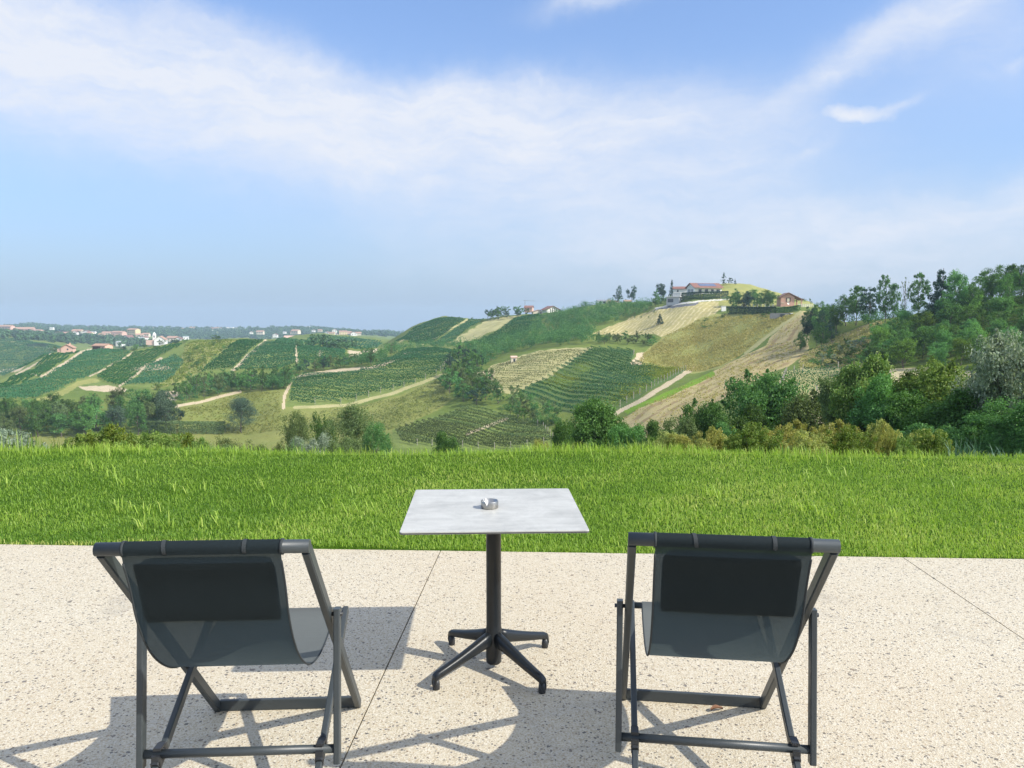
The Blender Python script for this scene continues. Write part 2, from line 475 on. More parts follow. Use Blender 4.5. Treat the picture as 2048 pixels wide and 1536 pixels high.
# covers in painting order: (name, label, material, [polygons], [(line, width)])
COVERS = [
    ('meadow', 'smooth green meadow on the valley floor beside the round grey green tree', M_MEADOW, [[(338, 845), (350, 815), (430, 790), (480, 780), (578, 778), (575, 812), (640, 815), (720, 812), (800, 790), (885, 750), (905, 800), (880, 818), (790, 862), (760, 899), (560, 899), (450, 880), (345, 866)]], []),
    ('meadow', 'flat strip of shaded meadow below the left tree clump', M_MEADOW, [[(20, 868), (160, 868), (460, 872), (560, 899), (0, 899)]], []),
    ('vineyard_ground', 'stony ground under the long dark vineyard on the valley side', M_VSOIL, [[(572, 814), (582, 757), (600, 750), (740, 736), (820, 700), (930, 706), (885, 755), (790, 790), (700, 812)]], []),
    ('vineyard_ground', 'ground under the vineyards on the far left hillside', M_VSOIL, [[(0, 800), (0, 760), (95, 706), (265, 700), (380, 685), (350, 720), (320, 775), (150, 770), (60, 800)]], []),
    ('vineyard_ground', 'ground under the vineyard on the rounded hill with pale tracks', M_VSOIL, [[(400, 745), (475, 679), (560, 682), (690, 697), (695, 715), (600, 732), (465, 742)]], []),
    ('scrub_ground', 'yellow green scrubby ground on the crest left of the rounded vineyard hill', M_ROUGH, [[(368, 692), (395, 681), (472, 679), (450, 700), (420, 720), (400, 745), (370, 760), (330, 775), (300, 778), (360, 735)]], []),
    ('dry_bank', 'yellowish grass bank between the left vineyards', M_ROUGH, [[(60, 802), (95, 793), (150, 765), (190, 755), (200, 762), (160, 772), (105, 800)]], []),
    ('bare_field', 'pale bare terrace above the left tree clump', M_TRACK, [[(158, 774), (215, 770), (260, 780), (250, 785), (170, 781)], [(318, 785), (362, 782), (354, 801), (322, 801)], [(255, 740), (275, 727), (330, 728), (345, 738), (300, 742)], [(0, 740), (30, 735), (55, 730), (40, 742), (0, 747)]], []),
    ('eroded_bank', 'pale eroded bank above the trees behind the long vineyard', M_TRACK, [[(695, 700), (720, 702), (757, 696), (750, 708), (722, 722), (700, 719)]], []),
    ('dry_slope', 'pale tan diagonal slope under the ridge trees', M_PALEGREEN, [[(900, 686), (925, 668), (975, 640), (1045, 629), (1035, 640), (980, 665), (935, 684)]], []),
    ('mown_field', 'tan mown field with pale stripes below the white villa', M_DRY, [[(1186, 667), (1240, 645), (1310, 617), (1350, 610), (1458, 599), (1458, 608), (1430, 628), (1385, 645), (1345, 668), (1325, 676), (1310, 668), (1240, 670), (1195, 669)]], []),
    ('asphalt_yard', 'grey asphalt strip at the top of the mown field', M_ASPHALT, [[(1308, 618), (1350, 610), (1400, 604), (1390, 611), (1340, 616)]], []),
    ('hilltop_grass', 'yellow green grassy hilltop behind the white villa', M_ROUGH, [[(1430, 590), (1434, 568), (1465, 560), (1500, 560), (1545, 575), (1590, 588), (1625, 600), (1625, 614), (1440, 614)]], []),
    ('rough_field', 'olive and tan overgrown field below the pink house', M_ROUGH, [[(1272, 728), (1285, 706), (1325, 674), (1345, 667), (1390, 642), (1425, 628), (1605, 624), (1560, 655), (1500, 700), (1440, 735), (1385, 748), (1340, 738)]], []),
    ('vineyard_ground', 'striped ground under the near vineyard of dark and yellow green rows', M_VDARK, [[(1182, 696), (1270, 703), (1262, 725), (1290, 730), (1375, 740), (1300, 782), (1215, 835), (1120, 824), (1025, 791), (1100, 752)]], []),
    ('pale_field', 'pale tan field of sparse vines left of the dark near vineyard', M_PALEGREEN, [[(952, 745), (1000, 726), (1080, 700), (1186, 694), (1165, 708), (1105, 750), (1025, 789), (985, 782)]], []),
    ('bare_patch', 'bare pale earth beside the little hut and vineyard corner', M_TRACK, [[(952, 742), (988, 740), (990, 766), (960, 757)], [(1260, 729), (1275, 706), (1292, 704), (1282, 730)]], []),
    ('vineyard_ground', 'ground under the low vineyard just past the lawn edge', M_VSOIL, [[(785, 860), (930, 813), (1000, 823), (1100, 855), (1100, 900), (790, 900)]], []),
    ('dirt_slope', 'worn brown earth slope climbing towards the pink house', M_BROWN, [[(1232, 842), (1330, 792), (1400, 757), (1470, 720), (1530, 692), (1562, 652), (1602, 622), (1625, 625), (1615, 700), (1590, 725), (1500, 765), (1430, 805), (1380, 840), (1300, 880), (1240, 880)]], []),
    ('young_vineyard_ground', 'sandy ground under the staked young vines', M_PALEGREEN, [[(1548, 796), (1565, 745), (1620, 733), (1735, 733), (1720, 765), (1650, 793)]], []),
    ('sandy_field', 'bare sandy field behind the near right trees', M_SOIL, [[(1560, 850), (1640, 777), (1700, 766), (1735, 757), (1730, 738), (1890, 733), (1960, 745), (1960, 800), (1760, 840), (1700, 900), (1560, 900)]], []),
    ('scrub_slope', 'greyish tan scrub slope beneath the skyline trees', M_BROWN, [[(1600, 712), (1640, 690), (1700, 660), (1760, 640), (1770, 660), (1740, 690), (1725, 734), (1600, 737)]], []),
    ('green_verge', 'bright green grass verge along the brown slope', M_BRIGHT, [], [([(1255, 822), (1340, 787), (1425, 748)], 10)]),
    ('dirt_track', 'pale stony track along the right edge of the near vineyard', M_TRACK, [], [([(1210, 838), (1280, 802), (1370, 747), (1388, 737)], 8)]),
    ('dirt_track', 'thin pale wheel track up to the pink house', M_PALEGREEN, [], [([(1492, 706), (1570, 646), (1602, 624)], 6)]),
    ('dirt_track', 'pale track around the upper edge of the long dark vineyard', M_TRACK, [], [([(567, 816), (570, 788), (582, 763), (600, 752), (660, 742), (740, 736), (770, 728), (812, 708), (824, 700)], 6)]),
    ('dirt_track', 'yellowish track along the lower edge of the long dark vineyard', M_PALEGREEN, [], [([(590, 815), (690, 811), (780, 788), (888, 749)], 6)]),
    ('dirt_track', 'pale track between the meadow and the trees left of the round lone tree', M_TRACK, [], [([(345, 814), (400, 804), (480, 783)], 5)]),
    ('dirt_track', 'wide pale track below the two pink farmhouses', M_TRACK, [], [([(84, 755), (165, 704), (185, 700)], 6), ([(55, 746), (90, 752)], 4)]),
    ('dirt_track', 'pale track between dark vineyards left of the scrubby crest', M_TRACK, [], [([(238, 773), (300, 728), (322, 716)], 4), ([(180, 752), (215, 735), (266, 705)], 3), ([(20, 756), (60, 735), (100, 708)], 3)]),
    ('dirt_track', 'pale fork of tracks climbing the rounded vineyard hill', M_TRACK, [], [([(465, 742), (495, 712), (531, 682)], 6), ([(531, 683), (562, 684), (625, 692)], 3)]),
    ('dirt_track', 'short steep pale tracks down the rounded vineyard hill', M_TRACK, [], [([(591, 690), (594, 725)], 5), ([(643, 698), (631, 729)], 6), ([(645, 701), (678, 701)], 3)]),
    ('dirt_track', 'thin pale tracks on the far vineyard ridge', M_PALEGREEN, [], [([(845, 690), (890, 664), (935, 640)], 4), ([(790, 690), (850, 652)], 3)]),
    ('dirt_track', 'pale track through the low vineyard just past the lawn', M_TRACK, [], [([(935, 868), (975, 852), (1015, 837)], 6)]),
    ('dirt_track', 'pale tracks on the hazy vineyards far left', M_PALEGREEN, [], [([(0, 688), (60, 692), (110, 697)], 3), ([(75, 696), (82, 708)], 3), ([(10, 678), (40, 690)], 2.5)]),
    ('driveway', 'pale concrete driveway below the villa hedge', M_CONC, [], [([(1312, 617), (1360, 607), (1410, 601.5), (1457, 598)], 3)]),
]
fc_r = (RUN[:-1, :-1] - ELEV[:-1, :-1] < 2e-3)
xc, dc, zc_ = 0.25 * (X[:-1, :-1] + X[1:, :-1] + X[:-1, 1:] + X[1:, 1:]), 0.25 * (D[:-1, :-1] + D[1:, :-1] + D[:-1, 1:] + D[1:, 1:]), 0.25 * (ZZ[:-1, :-1] + ZZ[1:, :-1] + ZZ[:-1, 1:] + ZZ[1:, 1:])
PXX, PYY = to_px(xc, dc, zc_)
wob = 2.2 * np.sin(xc * 0.35 + dc * 0.2) + 1.4 * np.sin(xc * 0.9 - dc * 0.5 + 1)
cover = np.full(PXX.shape, -1)
for ci, (nm, lb, mt_, polys, lines) in enumerate(COVERS):
    m = np.zeros(PXX.shape, bool)
    for p in polys:
        m |= inside(p, PXX + wob * 0.6, PYY + wob * 0.3)
    for ln, w in lines:
        m |= near_line(ln, w, PXX + wob * 0.3, PYY + wob * 0.15)
    cover[m & fc_r & (dc > 60)] = ci
vid = np.arange(NR * NC).reshape(NR, NC)
quads = np.stack([vid[:-1, :-1], vid[:-1, 1:], vid[1:, 1:], vid[1:, :-1]], -1)
VERT = np.stack([X, D, ZZ], -1).reshape(-1, 3)


def sub_mesh(name, mask):
    q = quads[mask]
    u, inv = np.unique(q, return_inverse=True)
    return mesh_np(name, VERT[u], [inv.reshape(-1, 4)], smooth=True)


o = link('hills', sub_mesh('hills', cover == -1), M_HILL)
tag(o, 'rolling green hills and valley beyond the lawn', 'hills', kind='structure')
for ci, (nm, lb, mt_, polys, lines) in enumerate(COVERS):
    if (cover == ci).any():
        o = link(nm, sub_mesh(nm, cover == ci), mt_)
        tag(o, lb, nm.replace('_', ' '), kind='structure')

# ------------------------------------------------------------------ patio and lawn
EDGE_A = -R(2.72)           # the paving runs at this angle to the view


def rot2(x, y, a):
    return x * math.cos(a) - y * math.sin(a), x * math.sin(a) + y * math.cos(a)


def lawn_front(x):          # Y of the paving edge at X
    return 5.312 - 0.0475 * x


def patio_material():
    m, nt, out = new_mat('washed_aggregate_concrete')
    v = coords(nt)
    wv = nd(nt, 'ShaderNodeVectorMath', {0: v, 1: nd(nt, 'ShaderNodeTexNoise', {'Vector': v, 'Scale': 60.0, 'Detail': 2.0}).outputs['Color']}, operation='MULTIPLY_ADD')
    wv.inputs[1].default_value = (0.012, 0.012, 0.0)
    n0 = nd(nt, 'ShaderNodeTexNoise', {'Vector': v, 'Scale': 60.0, 'Detail': 2.0}).outputs['Color']
    sc = nd(nt, 'ShaderNodeVectorMath', {0: n0}, operation='SCALE')
    sc.inputs['Scale'].default_value = 0.010
    vv = nd(nt, 'ShaderNodeVectorMath', {0: v, 1: sc.outputs[0]}, operation='ADD').outputs[0]
    nt.nodes.remove(wv)
    base = mixc(nt, noise(nt, v, 1.3, 4), (0.44, 0.385, 0.28), (0.53, 0.475, 0.365))
    # fine grit
    vf = nd(nt, 'ShaderNodeTexVoronoi', {'Vector': vv, 'Scale': 190.0, 'Randomness': 1.0})
    sepf = nd(nt, 'ShaderNodeSeparateColor', {'Color': vf.outputs['Color']})
    grit = ramp(nt, sepf.outputs[0], [(0.0, (0.22, 0.175, 0.115)), (0.25, (0.45, 0.38, 0.27)), (0.6, (0.54, 0.49, 0.38)), (1.0, (0.66, 0.63, 0.55))])
    c = mixc(nt, 0.55, base, grit)
    # tan, rust and white pebbles
    vp = nd(nt, 'ShaderNodeTexVoronoi', {'Vector': vv, 'Scale': 95.0, 'Randomness': 1.0})
    sepp = nd(nt, 'ShaderNodeSeparateColor', {'Color': vp.outputs['Color']})
    pick = math_(nt, 'MULTIPLY', math_(nt, 'GREATER_THAN', sepp.outputs[0], 0.62), ramp(nt, vp.outputs['Distance'], [(0.32, 1.0), (0.42, 0.0)]))
    peb = ramp(nt, sepp.outputs[1], [(0.0, (0.32, 0.22, 0.13)), (0.35, (0.42, 0.33, 0.22)), (0.7, (0.64, 0.61, 0.54)), (1.0, (0.22, 0.18, 0.14))])
    c = mixc(nt, math_(nt, 'MULTIPLY', pick, 0.75), c, peb)
    # dark stones of two sizes
    for scale, thr, r0 in ((48.0, 0.92, 0.35), (84.0, 0.85, 0.42), (28.0, 0.95, 0.28)):
        vd = nd(nt, 'ShaderNodeTexVoronoi', {'Vector': vv, 'Scale': scale, 'Randomness': 1.0})
        sd = nd(nt, 'ShaderNodeSeparateColor', {'Color': vd.outputs['Color']})
        rad = math_(nt, 'MULTIPLY_ADD', sd.outputs[2], 0.16, r0 - 0.08)
        k = math_(nt, 'MULTIPLY', math_(nt, 'GREATER_THAN', sd.outputs[0], thr), math_(nt, 'LESS_THAN', vd.outputs['Distance'], rad))
        stone = ramp(nt, sd.outputs[1], [(0.0, (0.035, 0.037, 0.045)), (0.6, (0.10, 0.10, 0.105)), (1.0, (0.22, 0.16, 0.11))])
        c = mixc(nt, math_(nt, 'MULTIPLY', k, 0.85), c, stone)
    # a few grey smudges and worn patches
    sm = ramp(nt, noise(nt, v, 0.75, 5, 0.7, 0.6), [(0.62, 0.0), (0.74, 0.6)])
    c = mixc(nt, sm, c, (0.24, 0.22, 0.19))
    c = mixc(nt, ramp(nt, noise(nt, v, 0.35, 3), [(0.4, 0.0), (0.7, 0.25)]), c, (0.44, 0.33, 0.2))
    p = nd(nt, 'ShaderNodeBsdfPrincipled', {'Base Color': c, 'Roughness': 0.75, 'Specular IOR Level': 0.3})
    b = nd(nt, 'ShaderNodeBump', {'Height': math_(nt, 'ADD', vp.outputs['Distance'], vf.outputs['Distance']), 'Strength': 0.35, 'Distance': 0.004})
    nt.links.new(b.outputs[0], p.inputs['Normal'])
    nt.links.new(p.outputs[0], out.inputs[0])
    return m


M_PATIO = patio_material()
mb = MB()
joint_xs = [-7.18, -3.97, -0.76, 2.45, 5.66]     # joint positions across the paving, in paving coordinates
rj = 0.0035
c0 = math.cos(EDGE_A)
ys = [-3.5, 5.31]
for xa, xb in zip([-10.2] + joint_xs, joint_xs + [9.0]):
    P = [rot2(xx, yy, EDGE_A) for xx, yy in ((xa + rj, ys[0]), (xb - rj, ys[0]), (xb - rj, ys[1]), (xa + rj, ys[1]))]
    top = [(px, py, 0.0) for px, py in P]
    bot = [(px, py, -0.12) for px, py in P]
    mb.add(top + bot, [(0, 1, 2, 3), (0, 4, 5, 1), (1, 5, 6, 2), (2, 6, 7, 3), (3, 7, 4, 0)])
o = mb.build('patio', M_PATIO)
tag(o, 'cream exposed aggregate paving slabs with fine joints under the chairs and table', 'patio', kind='structure')
M_EARTH = ground('dark_earth', [(0.05, 0.045, 0.03), (0.07, 0.06, 0.04), (0.05, 0.05, 0.03)], s1=0.5, s2=4, s3=30)
mb = MB()
mb.add([(-60, -60, -0.1), (60, -60, -0.1), (60, 8.6, -0.1), (-60, 8.6, -0.1)], [(0, 1, 2, 3)])
o = mb.build('ground', M_EARTH)
tag(o, 'bare earth below the paving slabs', 'ground', kind='structure')

LAWN_BACK = 9.35


def lawn_z(x, y):
    """gently uneven turf, rolling over into the slope at the back"""
    x, y = np.asarray(x, float), np.asarray(y, float)
    back = LAWN_BACK - 0.03 * x + 0.12 * np.sin(x * 0.9)
    z = 0.012 * np.sin(x * 1.3 + y * 0.7) + 0.012 * np.sin(x * 0.5 - y * 1.9) - 0.01
    over = np.maximum(0, y - back)
    return z - 0.40 * over - 0.05 * over ** 2 * (over < 1.5) - 0.05 * 2.25 * (over >= 1.5)


xs = np.linspace(-14, 14, 141)
yt = np.linspace(0, 1, 46)
GX, GT = np.meshgrid(xs, yt)
GY = lawn_front(GX) + 0.0 + GT * (11.8 - lawn_front(GX))
GZ = lawn_z(GX, GY)
GZ[0, :] = -0.11
GY[1, :] = GY[0, :] + 0.004
LV = np.stack([GX, GY, GZ], -1).reshape(-1, 3)
iv = np.arange(LV.shape[0]).reshape(46, 141)
M_TURF = ground('turf_soil', [(0.05, 0.10, 0.02), (0.07, 0.13, 0.025), (0.045, 0.08, 0.02)], s1=0.3, s2=1.5, s3=20)
o = link('lawn', mesh_np('lawn', LV, [np.stack([iv[:-1, :-1], iv[:-1, 1:], iv[1:, 1:], iv[1:, :-1]], -1).reshape(-1, 4)], True), M_TURF)
tag(o, 'turf ground between the paving and the drop to the valley', 'lawn', kind='structure')


def vnoise(x, y, seed=0):
    r = np.random.default_rng(seed)
    out = np.zeros_like(x)
    for k in range(9):
        a, wl, ph = r.uniform(0, 2 * PI), r.uniform(0.5, 3.5), r.uniform(0, 6.28)
        out += np.sin((x * math.cos(a) + y * math.sin(a) * 1.6) * 2 * PI / wl + ph)
    return out / 9


def blades(px, py, pz, h, w, lean, rnd, curl=0.35):
    """curved grass blades, five vertices each"""
    n = len(px)
    a = rng.uniform(0, 2 * PI, n)
    dx, dy = np.cos(a), np.sin(a)
    wx, wy = -dy * w / 2, dx * w / 2
    base = np.stack([px, py, pz], -1)
    wv = np.stack([wx, wy, np.zeros(n)], -1)
    ln = np.stack([dx * lean * h, dy * lean * h, np.zeros(n)], -1)
    up = np.stack([np.zeros(n), np.zeros(n), h], -1)
    mid = base + ln * curl + up * 0.6
    tip = base + ln + up * (1 - 0.35 * np.minimum(lean, 1.2))[:, None]
    V = np.stack([base - wv, base + wv, mid - wv * 0.8, mid + wv * 0.8, tip], 1).reshape(-1, 3)
    b = (np.arange(n) * 5)[:, None]
    q = b + np.array([[0, 1, 3, 2]])
    t = b + np.array([[2, 3, 4]])
    return V, q, t, np.repeat(rnd, 5)


def merge_blades(name, parts):
    off, Vs, Qs, Ts, Rs = 0, [], [], [], []
    for V, q, t, r in parts:
        Vs.append(V); Qs.append(q + off); Ts.append(t + off); Rs.append(r)
        off += len(V)
    return mesh_np(name, np.concatenate(Vs), [np.concatenate(Qs), np.concatenate(Ts)], False, {'rnd': np.concatenate(Rs)})


def scatter_lawn(n, y0, y1, p=1.0):
    y = y0 + (y1 - y0) * rng.random(n) ** p
    half = 0.76 * y + 0.8
    x = rng.uniform(-1, 1, n) * half
    return x, y


M_GRASS = foliage('lawn_grass_blades', (0.135, 0.235, 0.05), (0.355, 0.475, 0.11), (0.60, 0.60, 0.23), trans=0.42, objvar=0.0, rough=0.45)
parts = []
x, y = scatter_lawn(270000, 5.12, 10.9, 1.35)
k = y > lawn_front(x) + 0.012 + 0.03 * vnoise(x * 3, y * 3, 4)
x, y = x[k], y[k]
cl = vnoise(x, y, 1)
hgt = (0.031 + 0.014 * vnoise(x * 2.2, y * 2.2, 2) + rng.normal(0, 0.012, len(x))).clip(0.015, 0.11) * (1 + np.clip((y - 8.9) * 0.35, 0, 0.7))
rn = (0.40 + 0.30 * cl + 0.22 * vnoise(x * 0.35, y * 0.5, 21) + 0.16 * np.exp(-((x - 2.6) / 3) ** 2) - 0.10 * (x < -2) + rng.normal(0, 0.17, len(x))).clip(0, 0.97)
dead = (np.abs(x + 3.0) < 1.1) & (y < lawn_front(x) + 0.10 + 0.05 * vnoise(x * 4, y, 9)) & (rng.random(len(x)) < 0.6)
rn[dead] = 1.0
parts.append(blades(x, y, lawn_z(x, y) - 0.004, hgt, rng.uniform(0.003, 0.0062, len(x)), rng.uniform(0.1, 1.1, len(x)), rn))
# broader weed grass in loose tufts
tx, ty = scatter_lawn(75, 5.6, 9.6, 1.1)
for a, b in zip(tx, ty):
    m = rng.integers(6, 16)
    sp = rng.uniform(0.02, 0.09)
    qx, qy = a + rng.normal(0, sp, m), b + rng.normal(0, sp, m)
    parts.append(blades(qx, qy, lawn_z(qx, qy), rng.uniform(0.07, 0.17, m), rng.uniform(0.006, 0.011, m), rng.uniform(0.4, 1.4, m), rng.uniform(0.45, 0.8, m)))
# ragged long grass on the back edge
x = rng.uniform(-8.4, 8.4, 11000)
y = rng.normal(9.55, 0.26, 11000) - 0.03 * x
g = vnoise(x * 1.2, y * 0.2, 12)
hgt = (rng.uniform(0.06, 0.15, len(x)) * (1 + 0.9 * g)).clip(0.04, 0.3)
parts.append(blades(x, y, lawn_z(x, y) - 0.01, hgt, rng.uniform(0.004, 0.009, len(x)), rng.uniform(0.1, 0.8, len(x)), (0.5 + 0.25 * g + rng.normal(0, 0.15, len(x))).clip(0, 1)))
o = link('grass', merge_blades('grass', parts), M_GRASS)
tag(o, 'lush green lawn grass with longer blades along its far edge', 'grass', kind='stuff')

# ------------------------------------------------------------------ furniture
M_FRAME = simple('charcoal_powder_coat', (0.038, 0.046, 0.05), 0.42, 0.0, 0.1, 30, 0.05, 400, 0.5)
M_FRAMECAP = simple('black_plastic_hook', (0.022, 0.024, 0.027), 0.45, 0.0, 0.1, 30)
M_BASE = simple('black_painted_aluminium', (0.009, 0.012, 0.015), 0.36, 0.0, 0.1, 25, 0.06, 500, 0.45)


def sling_material():
    m, nt, out = new_mat('woven_mesh_fabric')
    v = coords(nt)
    f = noise(nt, v, 420, 2, 0.6)
    w1 = nd(nt, 'ShaderNodeTexWave', {'Vector': v, 'Scale': 150.0, 'Distortion': 0.3}, bands_direction='X')
    w2 = nd(nt, 'ShaderNodeTexWave', {'Vector': v, 'Scale': 150.0, 'Distortion': 0.3}, bands_direction='Z')
    weave = math_(nt, 'MULTIPLY', w1.outputs['Fac'], w2.outputs['Fac'])
    c = mixc(nt, f, (0.09, 0.10, 0.10), (0.16, 0.17, 0.17))
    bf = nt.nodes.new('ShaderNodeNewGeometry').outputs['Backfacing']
    c = mixc(nt, bf, c, mixc(nt, f, (0.009, 0.015, 0.018), (0.022, 0.032, 0.036)))     # back faces coloured darker, shade painted into the underside
    p = nd(nt, 'ShaderNodeBsdfPrincipled', {'Base Color': c, 'Roughness': 0.75, 'Specular IOR Level': 0.2})
    t = nd(nt, 'ShaderNodeBsdfTranslucent', {'Color': (0.15, 0.20, 0.205, 1)})
    mx = nd(nt, 'ShaderNodeMixShader', {'Fac': 0.25, 1: p.outputs[0], 2: t.outputs[0]})
    tr = nd(nt, 'ShaderNodeBsdfTransparent', {'Color': (0.85, 0.95, 0.95)})
    fac = math_(nt, 'MULTIPLY_ADD', weave, 0.06, 0.02)
    mx2 = nd(nt, 'ShaderNodeMixShader', {'Fac': fac, 1: mx.outputs[0], 2: tr.outputs[0]})
    nt.links.new(mx2.outputs[0], out.inputs[0])
    return m


M_SLING = sling_material()
M_PILLOW = simple('dark_pillow_fabric', (0.007, 0.010, 0.013), 0.9, 0, 0.25, 300, 0.1, 500, 0.2)
M_STRAP = simple('dark_stitched_strap', (0.024, 0.030, 0.033), 0.8, 0, 0.2, 200)


def catmull(pts, n):
    pts = np.array(pts, float)
    P = np.vstack([2 * pts[0] - pts[1], pts, 2 * pts[-1] - pts[-2]])
    out = []
    for i in range(1, len(P) - 2):
        for t in np.linspace(0, 1, n, endpoint=False):
            out.append(0.5 * ((2 * P[i]) + (-P[i - 1] + P[i + 1]) * t + (2 * P[i - 1] - 5 * P[i] + 4 * P[i + 1] - P[i + 2]) * t * t + (-P[i - 1] + 3 * P[i] - 3 * P[i + 1] + P[i + 2]) * t ** 3))
    out.append(P[-2])
    return np.array(out)


def make_chair():
    """sling deck chair seen from behind; local +Y is the way it faces"""
    r = empty('deck_chair')
    TY, TZ, FY = -0.43, 0.985, 0.52
    ax, cx, bx = 0.292, 0.322, 0.266          # side positions of the three frames
    MB().tube([(-0.304, TY, TZ), (0.304, TY, TZ)], 0.020, 20).build('top_rail', M_FRAME, r)
    for s in (-1, 1):
        MB().bar((s * ax, TY + 0.012, TZ - 0.012), (s * ax, FY, 0.012), 0.025, 0.040).build('back_rail', M_FRAME, r)
    MB().bar((-0.281, FY - 0.004, 0.024), (0.281, FY - 0.004, 0.024), 0.018, 0.046, (0, 1, 0)).build('floor_bar', M_FRAME, r)
    by0, bz0, by1, bz1 = -0.475, 0.014, 0.415, 0.468
    for s in (-1, 1):
        MB().bar((s * bx, by0, bz0), (s * bx, by1, bz1), 0.021, 0.036).build('seat_rail', M_FRAME, r)
    MB().tube([(-0.262, by1 - 0.012, bz1 - 0.004), (0.262, by1 - 0.012, bz1 - 0.004)], 0.013, 14).build('front_rail', M_FRAME, r)
    qy = -0.105
    qz = TZ - (qy - TY) / (FY - TY) * (TZ - 0.012)
    ky, kz = -0.155, 0.205
    for s in (-1, 1):
        d = Vector((0, ky - qy, kz - qz)).normalized()
        a = Vector((s * cx, qy, qz)) - d * 0.02
        b = Vector((s * cx, ky, kz)) + d * 0.045
        lg = MB().bar(a, b, 0.021, 0.038).build('prop_leg', M_FRAME, r)
        MB().tube([(s * 0.300, qy, qz), (s * 0.340, qy, qz)], 0.007, 10).build('pivot_bolt', M_FRAMECAP, lg)
        MB().tube([(s * 0.278, 0.0, (0.0 - by0) / (by1 - by0) * (bz1 - bz0) + bz0 + 0.01), (s * 0.284, 0.0, (0.0 - by0) / (by1 - by0) * (bz1 - bz0) + bz0 + 0.01)], 0.007, 10)
    MB().tube([(-0.318, ky, kz), (0.318, ky, kz)], 0.0145, 16).build('prop_bar', M_FRAME, r)
    for s in (-1, 1):                           # black notched hooks on the seat rails hold the bar
        hk = MB()
        zz = lambda yy: (yy - by0) / (by1 - by0) * (bz1 - bz0) + bz0
        hk.bar((s * bx, ky - 0.030, zz(ky - 0.030) + 0.012), (s * bx, ky + 0.045, zz(ky + 0.045) + 0.012), 0.026, 0.036)
        hk.bar((s * bx, ky + 0.022, zz(ky + 0.022)), (s * bx, ky + 0.022, kz + 0.020), 0.026, 0.012)
        hk.bar((s * bx, ky - 0.024, zz(ky - 0.024)), (s * bx, ky - 0.024, kz + 0.006), 0.026, 0.012)
        hk.bar((s * bx, ky + 0.028, kz + 0.020), (s * bx, ky - 0.012, kz + 0.020), 0.026, 0.010)
        MB().bar((s * bx, by0 - 0.004, bz0 + 0.0), (s * bx, by0 + 0.10, zz(by0 + 0.10)), 0.025, 0.040).build('rail_cap', M_FRAMECAP, r)
        hk.build('notch_hook', M_FRAMECAP, r)
    # the sling: wraps the top rail, hangs, rises to the front rail
    top = [(TY + 0.0225 * math.cos(a), TZ + 0.0225 * math.sin(a)) for a in np.linspace(R(-60), R(90), 5)][::1]
    wrap = [(TY + 0.0228 * math.cos(a), TZ + 0.0228 * math.sin(a)) for a in np.linspace(R(-40), R(195), 12)]
    hang = [(TY - 0.012, 0.945), (-0.405, 0.86), (-0.365, 0.74), (-0.295, 0.625), (-0.20, 0.535), (-0.085, 0.470), (0.05, 0.436), (0.19, 0.432), (0.31, 0.447), (0.395, 0.474)]
    curve = np.vstack([np.array(wrap), catmull(hang, 5)])
    endw = np.array([(by1 - 0.012 + 0.0155 * math.cos(a), bz1 - 0.004 + 0.0155 * math.sin(a)) for a in np.linspace(R(100), R(-120), 8)])
    curve = np.vstack([curve, endw])
    nx = 19
    xs_ = np.linspace(-0.225, 0.225, nx)
    n = len(curve)
    tn = np.gradient(curve, axis=0)
    tn /= np.linalg.norm(tn, axis=1)[:, None] + 1e-9
    nr = np.stack([-tn[:, 1], tn[:, 0]], 1)
    V = []
    for side in (0.0011, -0.0011):
        for i in range(n):
            for xx in xs_:
                sag = -0.006 * (1 - (xx / 0.225) ** 2) * (0 if i < 13 or i > n - 9 else 1)
                V.append((xx, curve[i, 0] + nr[i, 0] * (side + sag * 0.6), curve[i, 1] + nr[i, 1] * side))
    V = np.array(V)
    g = np.arange(n * nx).reshape(n, nx)
    fa = np.stack([g[:-1, :-1], g[:-1, 1:], g[1:, 1:], g[1:, :-1]], -1).reshape(-1, 4)
    # one woven layer carries the look; the hems give it thickness
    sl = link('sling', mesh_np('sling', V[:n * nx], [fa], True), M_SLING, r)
    for s in (-1, 1):
        pts = [(s * 0.2245, c[0], c[1]) for c in curve[12:-8]]
        MB().tube(pts, 0.0032, 8).build('hem', M_STRAP, sl)
    for xx in (-0.2245, 0.2245):
        MB().tube([(xx - 0.004, TY, TZ), (xx + 0.004, TY, TZ)], 0.0238, 20).build('hem_cuff', M_STRAP, sl)
    # headrest cushion on the sitter's side
    hc = catmull(hang, 24)
    L = np.concatenate([[0], np.cumsum(np.linalg.norm(np.diff(hc, axis=0), axis=1))])
    a0, a1 = 0.004, 0.222
    m, kx = 15, 19
    ty = np.linspace(0, 1, m)
    V, wv = [], 0.202
    for face in (0, 1):
        for t in ty:
            q = a0 + (a1 - a0) * t
            c = np.array([np.interp(q, L, hc[:, 0]), np.interp(q, L, hc[:, 1])])
            c2 = np.array([np.interp(q + 0.01, L, hc[:, 0]), np.interp(q + 0.01, L, hc[:, 1])])
            d = (c2 - c) / np.linalg.norm(c2 - c)
            nn = np.array([-d[1], d[0]])
            for u in np.linspace(-1, 1, kx):
                e = (1 - abs(2 * t - 1) ** 8) * (1 - abs(u) ** 14)
                th = 0.004 + (0.050 * e ** 0.55 if face else 0.0)
                rr = 1 - 0.025 * max(0, abs(2 * t - 1) - 0.8) / 0.2 * (abs(u) > 0.9)
                V.append((u * wv * rr, c[0] + nn[0] * th, c[1] + nn[1] * th))
    V = np.array(V)
    g = np.arange(m * kx).reshape(m, kx)
    f1 = np.stack([g[:-1, :-1], g[:-1, 1:], g[1:, 1:], g[1:, :-1]], -1).reshape(-1, 4)
    f2 = f1[:, ::-1] + m * kx
